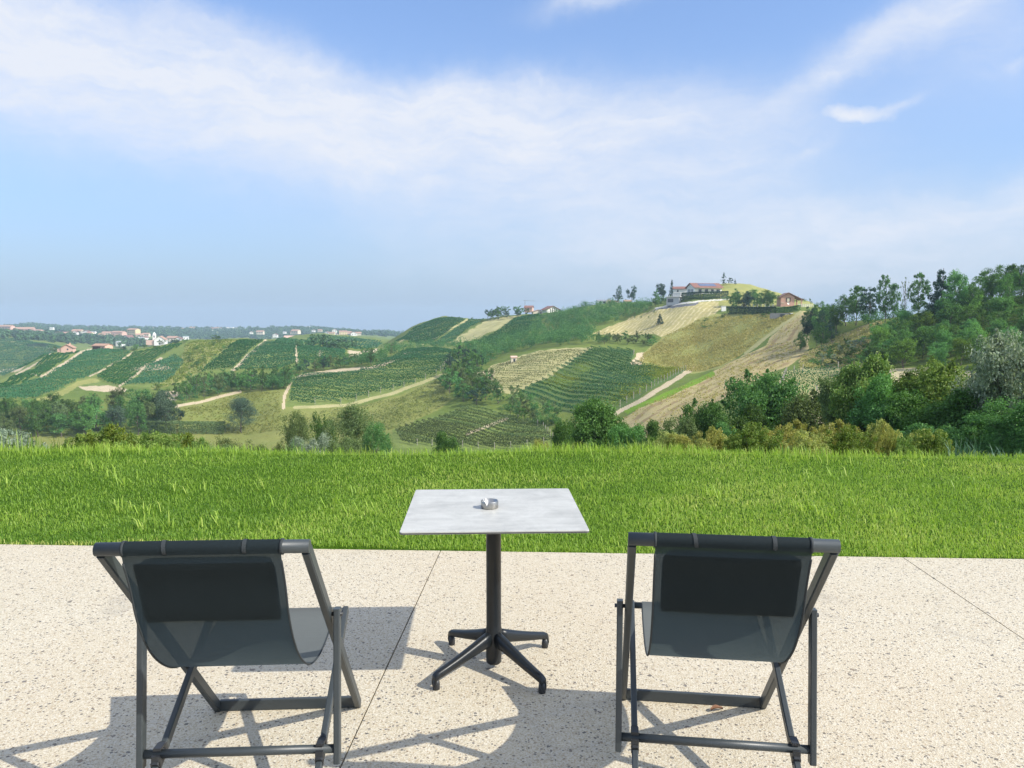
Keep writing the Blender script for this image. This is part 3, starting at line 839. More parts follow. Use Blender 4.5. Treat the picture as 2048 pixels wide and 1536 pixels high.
    rim = np.concatenate([g[0, :], g[1:, -1], g[-1, -2::-1], g[-2:0:-1, 0]])
    rn2 = np.roll(rim, -1)
    f3 = np.stack([rim, rim + m * kx, rn2 + m * kx, rn2], -1)
    pil = link('headrest_pillow', mesh_np('headrest_pillow', V, [f1, f2, f3], True), M_PILLOW, r)
    for xx, ang in ((-0.118, 0.5), (0.118, 0.1)):
        st = MB()
        pts = [(xx + ang * 0.03 * (k / 13.0), TY + 0.0237 * math.cos(a), TZ + 0.0237 * math.sin(a)) for k, a in enumerate(np.linspace(R(-50), R(230), 14))]
        vs, fs = [], []
        for p in pts:
            vs += [(p[0] - 0.006, p[1], p[2]), (p[0] + 0.006, p[1], p[2])]
        fs = [(2 * i, 2 * i + 1, 2 * i + 3, 2 * i + 2) for i in range(len(pts) - 1)]
        st.add(vs, fs, True).build('strap', M_STRAP, pil)
    return r


def copy_tree(o, parent=None):
    c = o.copy()
    COL.objects.link(c)
    if parent is not None:
        c.parent = parent
    for ch in list(o.children):
        copy_tree(ch, c)
    return c


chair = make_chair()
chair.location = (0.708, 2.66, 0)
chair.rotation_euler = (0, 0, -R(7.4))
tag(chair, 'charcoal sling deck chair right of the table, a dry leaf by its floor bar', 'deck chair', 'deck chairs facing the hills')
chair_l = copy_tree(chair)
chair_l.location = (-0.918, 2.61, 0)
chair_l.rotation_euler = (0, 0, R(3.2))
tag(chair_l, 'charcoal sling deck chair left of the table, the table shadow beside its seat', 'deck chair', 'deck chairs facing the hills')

# a curled dry leaf caught at the floor bar of the right chair
M_LEAF = simple('dry_brown_leaf', (0.16, 0.07, 0.03), 0.7, 0, 0.4, 60)
mb = MB()
lv = []
for i in range(7):
    t = i / 6
    w = 0.013 * math.sin(PI * (0.08 + 0.86 * t))
    for u in (-1, 0, 1):
        lv.append((-0.03 + 0.06 * t, u * w, 0.006 + 0.010 * abs(u) + 0.006 * math.sin(4 * t)))
mb.add(lv, [(3 * i + k, 3 * i + k + 1, 3 * i + k + 4, 3 * i + k + 3) for i in range(6) for k in range(2)], True)
o = mb.build('dry_leaf', M_LEAF)
o.location = (0.862, 3.105, 0.001)
o.rotation_euler = (0, 0, R(20))
tag(o, 'small curled brown leaf lying against the floor bar of a deck chair', 'leaf')

# --- table


def table_top_material():
    m, nt, out = new_mat('grey_cement_laminate')
    v = coords(nt)
    v2 = coords(nt, (1.0, 6.0, 1.0))
    f = math_(nt, 'MULTIPLY_ADD', noise(nt, v, 7, 6, 0.65, 0.6), 0.7, math_(nt, 'MULTIPLY', noise(nt, v2, 5, 5, 0.7), 0.3))
    v3 = coords(nt, (9.0, 1.0, 1.0))
    c = ramp(nt, f, [(0.36, (0.345, 0.342, 0.315)), (0.5, (0.425, 0.42, 0.388)), (0.64, (0.49, 0.485, 0.45))])
    c = mixc(nt, ramp(nt, noise(nt, v3, 12, 4, 0.7), [(0.58, 0.0), (0.72, 0.4)]), c, (0.32, 0.32, 0.31))
    p = nd(nt, 'ShaderNodeBsdfPrincipled', {'Base Color': c, 'Roughness': 0.42, 'Specular IOR Level': 0.4})
    nt.links.new(p.outputs[0], out.inputs[0])
    return m


TH = 0.768
table = empty('bistro_table', (-0.086, 3.515, 0), R(2.2))
tag(table, 'square bistro table with grey cement look top on a black four legged pedestal', 'table')
hw, cr = 0.394, 0.012
pts = []
for sx, sy, a0 in ((1, 1, 0), (-1, 1, 90), (-1, -1, 180), (1, -1, 270)):
    for k in range(5):
        a = R(a0 + k * 22.5)
        pts.append((sx * (hw - cr) + cr * math.cos(a), sy * (hw - cr) + cr * math.sin(a)))
n = len(pts)
mb = MB()
rings = [(0.996, TH - 0.012), (1.0, TH - 0.0105), (1.0, TH - 0.0015), (0.9975, TH)]
mb.add([(x_ * k, y_ * k, z_) for k, z_ in rings for x_, y_ in pts], [(i * n + j, i * n + (j + 1) % n, (i + 1) * n + (j + 1) % n, (i + 1) * n + j) for i in range(3) for j in range(n)] + [tuple(range(n))[::-1], tuple(range(3 * n, 4 * n))])
tt = mb.build('tabletop', table_top_material(), table)
M_EDGE = simple('dark_laminate_core', (0.05, 0.05, 0.052), 0.5)
mb = MB()
mb.add([(x_ * k, y_ * k, z_) for k, z_ in ((1.0008, TH - 0.0098), (1.0008, TH - 0.0052)) for x_, y_ in pts], [(j, (j + 1) % n, n + (j + 1) % n, n + j) for j in range(n)])
mb.build('edge_band', M_EDGE, tt)
mb = MB()
mb.box((0, 0, TH - 0.0165), (0.36, 0.06, 0.008)).box((0, 0, TH - 0.0166), (0.06, 0.36, 0.0078))
mb.build('support_plate', M_BASE, table)
mb = MB()
mb.lathe([(0.0, 0.022), (0.030, 0.022), (0.036, 0.03), (0.037, 0.06), (0.0375, 0.19), (0.0355, 0.20), (0.035, 0.21), (0.035, TH - 0.022), (0.045, TH - 0.0205), (0.045, TH - 0.0202)], seg=36)
mb.build('column', M_BASE, table)
for k in range(4):
    a = R(41 + 90 * k) - table.rotation_euler.z
    ca, sa = math.cos(a), math.sin(a)
    sec = []
    prof = [(0.028, 0.145, 0.058, 0.024), (0.07, 0.135, 0.052, 0.023), (0.14, 0.114, 0.043, 0.0215), (0.22, 0.091, 0.036, 0.020), (0.29, 0.073, 0.031, 0.0185), (0.325, 0.064, 0.030, 0.0175), (0.343, 0.052, 0.034, 0.0165), (0.347, 0.032, 0.030, 0.015), (0.344, 0.022, 0.020, 0.013)]
    vs = []
    seg = 14
    for rr, zc, hh_, ww in prof:
        for q in range(seg):
            t = 2 * PI * q / seg
            sq = 0.72
            cu, su = math.copysign(abs(math.cos(t)) ** sq, math.cos(t)), math.copysign(abs(math.sin(t)) ** sq, math.sin(t))
            lat, ver = cu * ww, su * hh_ * 0.62
            vs.append((ca * rr - sa * lat, sa * rr + ca * lat, zc + ver))
    fs = [(i * seg + q, i * seg + (q + 1) % seg, (i + 1) * seg + (q + 1) % seg, (i + 1) * seg + q) for i in range(len(prof) - 1) for q in range(seg)]
    fs += [tuple(range(seg))[::-1], tuple(range((len(prof) - 1) * seg, len(prof) * seg))]
    lg = MB().add(vs, fs, True).build('leg', M_BASE, table)
    ft = MB().lathe([(0.0, 0.0), (0.014, 0.0), (0.0165, 0.003), (0.0165, 0.024), (0.013, 0.05), (0.0, 0.05)], (ca * 0.333, sa * 0.333, 0), 18)
    ft.build('foot', M_FRAMECAP, lg)

# --- ashtray
M_STEEL = simple('brushed_steel', (0.42, 0.41, 0.39), 0.36, 1.0, 0.08, 90)
ra, ha = 0.0405, 0.035
seg = 72
mb = MB()
vs = []
for ring, (rr, zz_) in enumerate([(ra - 0.003, 0.0), (ra, 0.003), (ra, ha - 0.001), (ra - 0.0006, ha), (ra - 0.0012, ha - 0.001), (ra - 0.0014, 0.003), (0.0, 0.0025)]):
    for q in range(seg):
        t = q / seg
        z_ = zz_
        if ring in (2, 3, 4):
            for c_ in (0.708, 0.04, 0.375):
                dq = abs((t - c_ + 0.5) % 1 - 0.5) * 2 * PI * ra
                if dq < 0.0045:
                    z_ = ha - 0.019 * math.sqrt(max(0, 1 - (dq / 0.0048) ** 2)) - 0.001 * (ring != 3)
        vs.append((rr * math.cos(2 * PI * t), rr * math.sin(2 * PI * t), z_))
mb.add(vs, [(i * seg + q, i * seg + (q + 1) % seg, (i + 1) * seg + (q + 1) % seg, (i + 1) * seg + q) for i in range(6) for q in range(seg)] + [tuple(range(seg))[::-1]], True)
o = mb.build('ashtray', M_STEEL)
o.location = (-0.104, 3.515, TH + 0.0005)
tag(o, 'round brushed steel ashtray with cut notches standing on the table', 'ashtray')

# ------------------------------------------------------------------ plants
M_DEEP = foliage('deep_green_leaves', (0.048, 0.11, 0.040), (0.118, 0.215, 0.068))
M_MID = foliage('mid_green_leaves', (0.075, 0.16, 0.055), (0.155, 0.29, 0.095))
M_YEL = foliage('yellow_green_leaves', (0.085, 0.145, 0.04), (0.205, 0.285, 0.085), (0.33, 0.37, 0.13), objvar=0.2)
M_SILVER = foliage('silver_grey_leaves', (0.13, 0.18, 0.125), (0.32, 0.385, 0.30), (0.56, 0.60, 0.52), objvar=0.05)
M_BLUE = foliage('blue_dark_needles', (0.024, 0.06, 0.04), (0.055, 0.11, 0.07))
M_AUT = foliage('yellowing_leaves', (0.16, 0.19, 0.065), (0.40, 0.42, 0.165), (0.58, 0.53, 0.23), trans=0.35, objvar=0.2)
M_OLIVE = foliage('olive_leaves', (0.075, 0.11, 0.045), (0.165, 0.215, 0.09))
M_WOODY = foliage('fresh_green_leaves', (0.09, 0.17, 0.05), (0.20, 0.33, 0.09))
M_GREYG = foliage('grey_green_leaves', (0.05, 0.085, 0.055), (0.12, 0.175, 0.11), objvar=0.05)
M_VINE = foliage('vine_leaves', (0.027, 0.092, 0.044), (0.062, 0.17, 0.068), objvar=0.2)
M_VINEY = foliage('yellow_green_vine_leaves', (0.14, 0.20, 0.04), (0.34, 0.38, 0.085), (0.46, 0.45, 0.12), objvar=0.2)
M_VPALE = foliage('sparse_vine_leaves', (0.08, 0.11, 0.04), (0.17, 0.19, 0.075), objvar=0.25)
M_BARK = simple('grey_brown_bark', (0.12, 0.10, 0.08), 0.9, 0, 0.35, 12)
M_WOODP = simple('weathered_post_wood', (0.42, 0.38, 0.32), 0.9, 0, 0.2, 6)


def leaf_quads(P, Nrm, size, seed):
    """diamond leaves at P facing about Nrm"""
    r = np.random.default_rng(seed)
    n = len(P)
    Nrm = Nrm / (np.linalg.norm(Nrm, axis=1)[:, None] + 1e-9)
    t = np.cross(Nrm, r.normal(size=(n, 3)))
    t /= np.linalg.norm(t, axis=1)[:, None] + 1e-9
    b = np.cross(Nrm, t)
    sz = (size * r.uniform(0.6, 1.4, n))[:, None]
    fold = Nrm * sz * 0.18
    V = np.stack([P - t * sz * 0.5, P - b * sz * 0.28 + fold, P + t * sz * 0.5, P + b * sz * 0.28 + fold], 1).reshape(-1, 3)
    q = (np.arange(n) * 4)[:, None] + np.array([[0, 1, 2, 3]])
    return V, q


def crown_points(kind, r, nclump, per):
    """clump centres of a crown of unit height (radius up to 0.5)"""
    C, CR = [], []
    if kind in ('broad', 'bush', 'oak', 'round'):
        lo = {'broad': 0.20, 'bush': 0.03, 'oak': 0.22, 'round': 0.10}[kind]
        lobes = [(r.normal(0, 0.2), r.normal(0, 0.2), r.uniform(lo + 0.12, 0.86), r.uniform(0.09, 0.25)) for _ in range({'broad': 9, 'bush': 12, 'oak': 14, 'round': 1}[kind])]
        if kind == 'round':                         # a full, even crown of many lobes
            lobes = []
            for _ in range(22):
                a_, e_ = r.uniform(0, 2 * PI), r.uniform(-0.8, 1.3)
                q_ = r.uniform(0.16, 0.30)
                lobes.append((q_ * math.cos(a_) * math.cos(e_), q_ * math.sin(a_) * math.cos(e_), 0.52 + 0.32 * math.sin(e_), r.uniform(0.13, 0.21)))
        while len(C) < nclump:
            l = lobes[r.integers(len(lobes))]
            d = r.normal(size=3)
            d /= np.linalg.norm(d)
            p = np.array(l[:3]) + d * l[3] * r.uniform(0.45, 1.0) ** 0.5
            if p[2] < lo or p[2] > 0.98 or math.hypot(p[0], p[1]) > 0.5 * (1.0 if kind != 'broad' else 0.7 + 0.5 * math.sin(PI * min(1, max(0, (p[2] - lo) / (1 - lo))))):
                continue
            C.append(p); CR.append(r.uniform(0.05, 0.105))
        n0 = len(C)
        for _ in range({'broad': 4, 'bush': 6, 'oak': 15, 'round': 3}[kind]):
            b = C[r.integers(n0)]
            d = np.array([b[0] * 1.6 + r.normal(0, 0.12), b[1] * 1.6 + r.normal(0, 0.12), 0.25 + abs(r.normal(0, 0.3))])
            d /= np.linalg.norm(d) + 1e-9
            L_ = r.uniform(0.06, 0.15)
            for t in np.linspace(0.25, 1, 3):
                q = b + d * L_ * t
                if q[2] < 1.02:
                    C.append(q); CR.append(0.038 - 0.022 * t)
    elif kind == 'shoots':
        for _ in range(max(9, nclump // 9)):         # upright leafy stems fanning out from the foot
            a, sp, ht = r.uniform(0, 2 * PI), r.uniform(0.02, 0.5), r.uniform(0.72, 1.0)
            ht *= 1 - 0.3 * sp
            b = np.array([r.normal(0, 0.14), r.normal(0, 0.14), 0.02])
            e = np.array([sp * math.cos(a), sp * math.sin(a), ht])
            for t in np.linspace(0.1, 0.97, 9):
                C.append(b + (e - b) * np.array([t ** 1.2, t ** 1.2, t])); CR.append(0.10 * (1.15 - 0.65 * t))
    elif kind == 'tall':
        for _ in range(nclump):
            z = r.uniform(0.30, 0.97)
            rad = 0.40 * (1 - abs(z - 0.62) / 0.62) * r.random() ** 0.5
            a = r.uniform(0, 2 * PI)
            C.append(np.array([rad * math.cos(a), rad * math.sin(a), z])); CR.append(r.uniform(0.035, 0.085))
    elif kind == 'conifer':
        for _ in range(nclump):
            z = 0.06 + 0.92 * (1 - r.random() ** 0.62)
            tier = (z * 9) % 1
            rad = 0.5 * (1 - z) ** 0.85 * (0.72 + 0.28 * (1 - tier)) * r.random() ** 0.4
            a = r.uniform(0, 2 * PI)
            C.append(np.array([rad * math.cos(a), rad * math.sin(a), z - 0.06 * rad])); CR.append(0.04 + 0.05 * (1 - z))
    elif kind == 'hedge':
        for _ in range(nclump):
            C.append(np.array([r.uniform(-0.5, 0.5), r.uniform(-0.5, 0.5), r.uniform(0.05, 0.97)])); CR.append(0.06)
    elif kind == 'bare':
        for _ in range(nclump):
            z = r.uniform(0.35, 0.97)
            rad = 0.36 * (1 - abs(z - 0.6) / 0.6) * r.random() ** 0.5
            a = r.uniform(0, 2 * PI)
            C.append(np.array([rad * math.cos(a), rad * math.sin(a), z])); CR.append(0.03)
    return np.array(C), np.array(CR)


def make_plant(kind, nleaf, leaf, seed, nclump=None, trunk_r=0.022):
    r = np.random.default_rng(seed)
    nclump = nclump or max(30, nleaf // 45)
    C, CR = crown_points(kind, r, nclump, 0)
    idx = r.integers(len(C), size=nleaf)
    d = r.normal(size=(nleaf, 3))
    d /= np.linalg.norm(d, axis=1)[:, None]
    rad = CR[idx] * r.random(nleaf) ** 0.4
    P = C[idx] + d * rad[:, None] * np.array([1.15, 1.15, 0.8])
    P[:, 2] = np.abs(P[:, 2])
    Nr = d * 0.6 + np.array([0, 0, 0.45]) + r.normal(0, 0.45, (nleaf, 3))
    V, q = leaf_quads(P, Nr, leaf, seed + 1)
    cl = r.uniform(-0.2, 0.2, len(C))[idx]
    rnd = (r.normal(0.45, 0.2, nleaf) + cl).clip(0, 1)
    crown = mesh_np('crown', V, [q], False, {'rnd': np.repeat(rnd, 4)})
    mb = MB()
    tops = {'broad': 0.6, 'round': 0.5, 'oak': 0.55, 'bush': 0.35, 'shoots': 0.3, 'tall': 0.9, 'conifer': 0.97, 'bare': 0.9, 'hedge': 0.3}[kind]
    wob_ = [(0.02 * r.normal(), 0.02 * r.normal(), z) for z in np.linspace(0, tops, 7)]
    wob_[0] = (0, 0, -0.03)
    mb.tube(wob_, list(np.linspace(trunk_r, trunk_r * 0.3, 7)), 8)
    for k in range({'bush': 6, 'shoots': 8, 'hedge': 0, 'bare': 46, 'tall': 14, 'conifer': 0}.get(kind, 11)):
        c = C[r.integers(len(C))]
        z0 = min(max(0.12, c[2] - r.uniform(0.12, 0.3)), tops)
        i = min(6, int(z0 / tops * 6))
        a = Vector(wob_[i])
        m = a.lerp(Vector(c), 0.5) + Vector((0, 0, -0.03))
        mb.tube([a, m, c], [trunk_r * 0.42, trunk_r * 0.26, trunk_r * 0.08], 5, False)
    return crown, mb.mesh('trunk')


PROTO = {}


def proto(kind, res, variant):
    key = (kind, res, variant)
    if key not in PROTO:
        nl, lf = {'lo': (1500, 0.062), 'mid': (5200, 0.036), 'hi': (16000, 0.021), 'near': (26000, 0.030)}[res]
        if kind == 'bare':
            nl = nl // 14
        if kind == 'tall':
            nl = int(nl * 0.75)
        PROTO[key] = make_plant(kind, nl, lf, 1000 + 97 * variant + 13 * len(PROTO), trunk_r={'tall': 0.016, 'bare': 0.015, 'bush': 0.012}.get(kind, 0.022))
    return PROTO[key]


def plant(name, kind, res, variant, loc, w, h, mat, label, cat, group=None, trunk=True, depth=None):
    root = empty(name, loc, random.uniform(0, 6.28) if kind != 'hedge' else 0, (w, depth or w, h))
    cm, tm = proto(kind, res, variant)
    c = link('crown' if name.endswith('tree') else 'foliage', cm, M_MID, root)
    c.material_slots[0].link = 'OBJECT'
    c.material_slots[0].material = mat
    if trunk:
        link('trunk' if name.endswith('tree') else 'stem', tm, M_BARK, root)
    tag(root, label, cat, group)
    return root


def m_per_px(d):
    return d / F * 1.002


def tree_px(x, yb, yt, wpx, kind, mat, label, name='tree', cat='tree', group=None, res='lo', variant=None):
    X_, Y_, Z_ = hit(x, yb)
    k = m_per_px(Y_)
    return plant(name, kind, res, random.randrange(3) if variant is None else variant, (X_, Y_, Z_ - 0.1), wpx * k, (yb - yt) * k + 0.1, mat, label, cat, group)


def tree_top(x, yt, wpx, d, kind, mat, label, name='tree', cat='tree', group=None, res='hi', variant=None, sink=0.1):
    """a plant whose foot is hidden by the lawn edge: its top is seen at (x, yt), it stands d metres away"""
    s, e = slope(x, yt)
    g = ground_z(s * d, d)
    top = H + e * d
    return plant(name, kind, res, random.randrange(3) if variant is None else variant, (s * d, d, g - sink), wpx * m_per_px(d), top - g + sink, mat, label, cat, group)


def scatter_px(poly, n, hrange, wrange, kinds, mats, label, group, name='tree', cat='tree', res='lo', mind=0.35):
    """n trees whose feet lie in a patch of the view; heights and widths in metres"""
    xs_, ys_ = [p[0] for p in poly], [p[1] for p in poly]
    got, tries = [], 0
    while len(got) < n and tries < n * 60:
        tries += 1
        x_, y_ = random.uniform(min(xs_), max(xs_)), random.uniform(min(ys_), max(ys_))
        if not inside(poly, np.array([x_]), np.array([y_]))[0]:
            continue
        X_, Y_, Z_ = hit(x_, y_)
        w = random.uniform(*wrange)
        if any((X_ - a) ** 2 + (Y_ - b) ** 2 < (mind * (w + c)) ** 2 for a, b, c in got):
            continue
        got.append((X_, Y_, w))
        kd = random.choice(kinds)
        plant(name, kd, res, random.randrange(3), (X_, Y_, Z_ - 0.15), w, random.uniform(*hrange), random.choice(mats), label, cat, group)


WOODS = []
WOODS.append(([(895, 790), (885, 745), (925, 715), (965, 738), (955, 760), (985, 785), (1000, 808), (930, 812)], 70, (2.5, 5), 'leafy undergrowth in the gully beside the pale field'))
WOODS.append(([(1000, 808), (1030, 801), (1080, 819), (1130, 839), (1130, 862), (1060, 848), (1000, 828)], 36, (2, 4), 'undergrowth in the band of trees under the near vineyard'))
WOODS.append(([(0, 872), (10, 850), (60, 838), (330, 834), (345, 862), (200, 868), (60, 868)], 90, (3, 6), 'bushy undergrowth inside the left valley clump'))
WOODS.append(([(1690, 655), (1760, 642), (1850, 640), (1960, 612), (1960, 628), (1850, 652), (1760, 657)], 60, (2.5, 5.0), 'bushes under the skyline trees on the right'))
WOODS.append(([(470, 785), (478, 768), (560, 764), (580, 758), (585, 770), (575, 778), (540, 784)], 60, (4, 7), 'undergrowth of the tree clump at the head of the meadow'))
WOODS.append(([(345, 812), (350, 792), (420, 768), (475, 762), (472, 784), (400, 802)], 70, (3, 6), 'undergrowth of the tree strip above the meadow track'))
WOODS.append(([(585, 752), (600, 736), (700, 724), (765, 710), (800, 700), (792, 712), (742, 733), (660, 740)], 100, (3.5, 6.5), 'undergrowth of the tree line behind the long vineyard'))
# --- woods on the hills
scatter_px([(1745, 722), (1770, 690), (1800, 668), (1870, 645), (1960, 622), (2048, 608), (2200, 600), (2200, 735), (1900, 740), (1740, 735)], 78, (4.0, 7.5), (4.6, 7.4), ['round', 'bush', 'broad', 'round'], [M_MID, M_MID, M_MID, M_DEEP, M_WOODY], 'green broadleaf tree in the wood covering the right hillside', 'trees of the right hillside wood', res='mid')
scatter_px([(1890, 640), (1960, 612), (2048, 592), (2250, 570), (2250, 610), (2048, 622), (1940, 640)], 18, (6, 9.5), (4, 6.5), ['broad', 'broad', 'tall'], [M_DEEP, M_MID, M_MID], 'tall tree along the top of the right hillside wood', 'trees at the top of the right wood', res='mid')
scatter_px([(1595, 708), (1605, 650), (1640, 640), (1690, 655), (1700, 672), (1660, 690), (1640, 712)], 15, (5.5, 8.5), (4, 5.6), ['broad', 'broad', 'tall'], [M_DEEP, M_BLUE, M_DEEP, M_MID], 'dark tree in the clump at the edge of the brown earth slope', 'dark clump beside the brown slope', res='mid')
scatter_px([(1610, 735), (1650, 700), (1720, 680), (1745, 700), (1725, 735)], 48, (1.0, 2.8), (1.6, 3.6), ['bush'], [M_OLIVE, M_SILVER, M_DEEP, M_MID], 'low greyish bush on the scrub slope above the staked young vines', 'bushes on the scrub slope', 'shrub', 'shrub', 'lo')
for x_, yb, yt, w, kd, mt_, lb, vr in [
    (1690, 652, 588, 46, 'round', M_DEEP, 'dark rounded skyline tree left of the thin tall trees', 0),
    (1712, 650, 572, 40, 'tall', M_DEEP, 'dark upright skyline tree beside the rounded one', 1),
    (1738, 648, 576, 44, 'tall', M_BLUE, 'dark leafy skyline tree with thin pale trunk', 2),
    (1768, 650, 550, 36, 'tall', M_DEEP, 'tall thin skyline tree with a leafy top and bare lower trunk', 0),
    (1787, 644, 568, 22, 'tall', M_DEEP, 'ivy wrapped leaning skyline trunk with little crown', 1),
    (1808, 644, 552, 36, 'bare', M_OLIVE, 'bare dead tree with open branches on the skyline', 0),
    (1835, 646, 546, 40, 'tall', M_DEEP, 'thin feathery tree right of the bare dead tree', 2),
    (1880, 640, 534, 56, 'conifer', M_BLUE, 'dark pointed conifer on the right skyline', 0),
    (1910, 636, 539, 44, 'round', M_MID, 'lighter green tree just right of the pointed conifer', 1),
    (1955, 612, 552, 34, 'tall', M_MID, 'slender tree standing above the right wood', 0),
    (2000, 598, 531, 54, 'broad', M_DEEP, 'spreading skyline tree near the right end of the ridge', 2),
    (2042, 590, 521, 46, 'broad', M_BLUE, 'dark skyline tree at the very right of the ridge', 0),
]:
    tree_px(x_, yb, yt, w * (1.4 if kd != 'bare' else 1.0), kd, mt_, lb, res='mid', variant=vr)

WOODS.append(([(1050, 668), (1090, 640), (1180, 617), (1235, 613), (1300, 614), (1305, 620), (1240, 645), (1185, 664), (1180, 690), (1060, 700), (1000, 718), (960, 735), (925, 712), (930, 696), (990, 690)], 620, (4.5, 8), 'dense green wood on the slope below the ridge houses'))
scatter_px([(895, 790), (885, 745), (925, 715), (965, 738), (955, 760), (985, 785), (1000, 808), (930, 812)], 42, (5.5, 9.5), (5, 7.6), ['round', 'broad', 'bush'], [M_DEEP, M_DEEP, M_BLUE, M_MID, M_OLIVE], 'dark tree in the gully between the long vineyard and the pale field', 'trees in the gully')
tree_px(912, 765, 720, 26, 'broad', M_YEL, 'bright yellow green tree standing out in the gully')
tree_px(982, 722, 703, 18, 'broad', M_YEL, 'small yellow green tree behind the little hut')
scatter_px([(1000, 808), (1030, 800), (1080, 818), (1130, 838), (1130, 862), (1060, 848), (1000, 828)], 17, (3.5, 6), (3.2, 5), ['broad', 'bush'], [M_DEEP, M_MID, M_OLIVE], 'small tree in the band under the near dark vineyard', 'trees under the near vineyard')
scatter_px([(470, 785), (478, 770), (560, 768), (578, 762), (585, 768), (575, 778), (540, 784)], 16, (6.5, 9.5), (4.5, 7.5), ['broad'], [M_DEEP, M_DEEP, M_MID], 'dark green tree in the clump at the head of the meadow', 'trees at the head of the meadow')
scatter_px([(345, 812), (350, 790), (420, 770), (475, 768), (470, 784), (400, 802)], 20, (5.5, 9), (4, 6), ['broad', 'tall'], [M_DEEP, M_OLIVE, M_MID], 'tree in the strip between the scrubby crest and the meadow track', 'trees above the meadow track')
scatter_px([(585, 752), (600, 738), (700, 726), (765, 712), (800, 700), (790, 712), (740, 733), (660, 740)], 24, (5, 8), (4.5, 7), ['broad', 'broad', 'bush'], [M_DEEP, M_DEEP, M_OLIVE, M_BLUE], 'dark tree in the line behind the long vineyard', 'trees behind the long vineyard')
WOODS.append(([(760, 712), (770, 700), (840, 690), (930, 686), (935, 696), (860, 698), (820, 702)], 50, (4, 7), 'dark strip of wood along the top of the long vineyard'))
WOODS.append(([(1745, 722), (1770, 690), (1800, 668), (1870, 645), (1960, 622), (2048, 608), (2200, 600), (2200, 735), (1900, 740), (1740, 735)], 150, (1.5, 3.2), 'leafy undergrowth between the trees of the right hillside wood'))
scatter_px([(0, 884), (10, 850), (60, 838), (330, 832), (345, 868), (200, 872), (160, 880), (60, 874)], 46, (8, 12), (8, 12), ['round', 'broad', 'round', 'oak'], [M_OLIVE, M_GREYG, M_DEEP, M_DEEP, M_OLIVE, M_MID], 'leafy tree in the clump on the valley floor left of the meadow', 'trees of the left valley clump', res='mid')
scatter_px([(372, 745), (380, 700), (440, 684), (450, 700), (420, 722), (395, 752)], 20, (1.5, 4), (2, 4.5), ['bush'], [M_YEL, M_MID, M_DEEP], 'bush on the scrubby yellow crest', 'bushes on the scrubby crest', 'shrub', 'shrub')
scatter_px([(290, 778), (340, 768), (400, 755), (395, 768), (320, 786)], 10, (1.2, 2.6), (3, 6), ['bush'], [M_MID, M_YEL], 'light green bush along the foot of the scrubby crest', 'bushes at the foot of the crest', 'shrub', 'shrub')
tree_px(483, 866, 793, 78, 'round', M_GREYG, 'round grey green tree standing alone on the meadow edge', res='hi', variant=0)
tree_px(362, 840, 816, 24, 'broad', M_BLUE, 'small dark tree alone at the left end of the meadow', res='mid')
scatter_px([(1192, 690), (1196, 680), (1320, 683), (1318, 692)], 18, (3.2, 5.6), (4, 6), ['bush', 'broad'], [M_DEEP, M_DEEP, M_OLIVE, M_MID], 'bushy tree in the row under the mown tan field', 'trees under the mown field')
tree_px(1320, 649, 626, 19, 'conifer', M_BLUE, 'small dark conifer alone on the mown tan field', res='mid')
for x_, yb in ((1269, 637), (1282, 637), (1297, 637), (1308, 626)):
    tree_px(x_, yb, yb - 6, 5, 'bush', M_DEEP, 'tiny young bush on the mown tan field', 'shrub', 'shrub', 'young bushes on the mown field', variant=0)
scatter_px([(1290, 616), (1300, 606), (1342, 600), (1345, 606), (1310, 616)], 12, (3.5, 6), (4, 6), ['broad', 'bush'], [M_MID, M_DEEP], 'green tree on the bank left of the low grey house', 'trees left of the grey house')
scatter_px([(966, 638), (1000, 632), (1050, 630), (1052, 634), (975, 641)], 14, (6, 10), (6, 9), ['broad'], [M_DEEP, M_BLUE], 'dark tree in the group on the ridge left of the crane', 'ridge trees left of the crane')
tree_px(1238, 606, 571, 17, 'tall', M_BLUE, 'thin layered tree on the skyline left of the villa', res='mid', variant=0)
tree_px(1236, 607, 588, 20, 'bush', M_BLUE, 'dark bush at the foot of the thin layered tree', 'shrub', 'shrub')
tree_px(1263, 606, 571, 26, 'broad', M_BLUE, 'full dark tree on the skyline right of the thin layered tree', res='mid', variant=1)
tree_px(1327, 600, 562, 32, 'broad', M_BLUE, 'large dark tree just left of the white villa', res='mid', variant=0)
tree_px(1343, 600, 558, 16, 'conifer', M_BLUE, 'pointed conifer between the large dark tree and the villa', res='mid', variant=1)
tree_px(1312, 604, 577, 20, 'broad', M_DEEP, 'lower dark tree at the left foot of the large one by the villa', res='lo')
tree_px(1406, 572, 557, 10, 'conifer', M_BLUE, 'little conifer rising behind the villa roof')
tree_px(1447, 569, 545, 13, 'tall', M_BLUE, 'thin open conifer on the grassy hilltop', variant=1)
tree_px(1447, 569, 559, 12, 'bush', M_BLUE, 'dark bush under the thin hilltop conifer', 'shrub', 'shrub')
tree_px(1460, 569, 554, 15, 'bush', M_BLUE, 'dark round bush on the grassy hilltop', 'shrub', 'shrub')
tree_px(1470, 569, 557, 8, 'conifer', M_BLUE, 'small pointed tree beside the round hilltop bush')
for x_, yt, w in ((1464, 588, 28), (1476, 578, 16), (1487, 583, 30), (1502, 588, 26), (1513, 580, 26), (1527, 586, 28), (1538, 581, 26), (1547, 586, 20)):
    tree_px(x_, 614, yt - 2, w * 1.45, 'bush', random.choice([M_DEEP, M_BLUE, M_MID]), 'leafy garden tree in the row left of the pink house', group='garden trees left of the pink house', res='mid')
scatter_px([(1558, 598), (1590, 596), (1625, 606), (1625, 611), (1590, 606)], 9, (1.2, 3.2), (1.8, 3.5), ['bush'], [M_MID, M_DEEP, M_OLIVE], 'small bush on the crest behind the pink house', 'bushes behind the pink house', 'shrub', 'shrub')
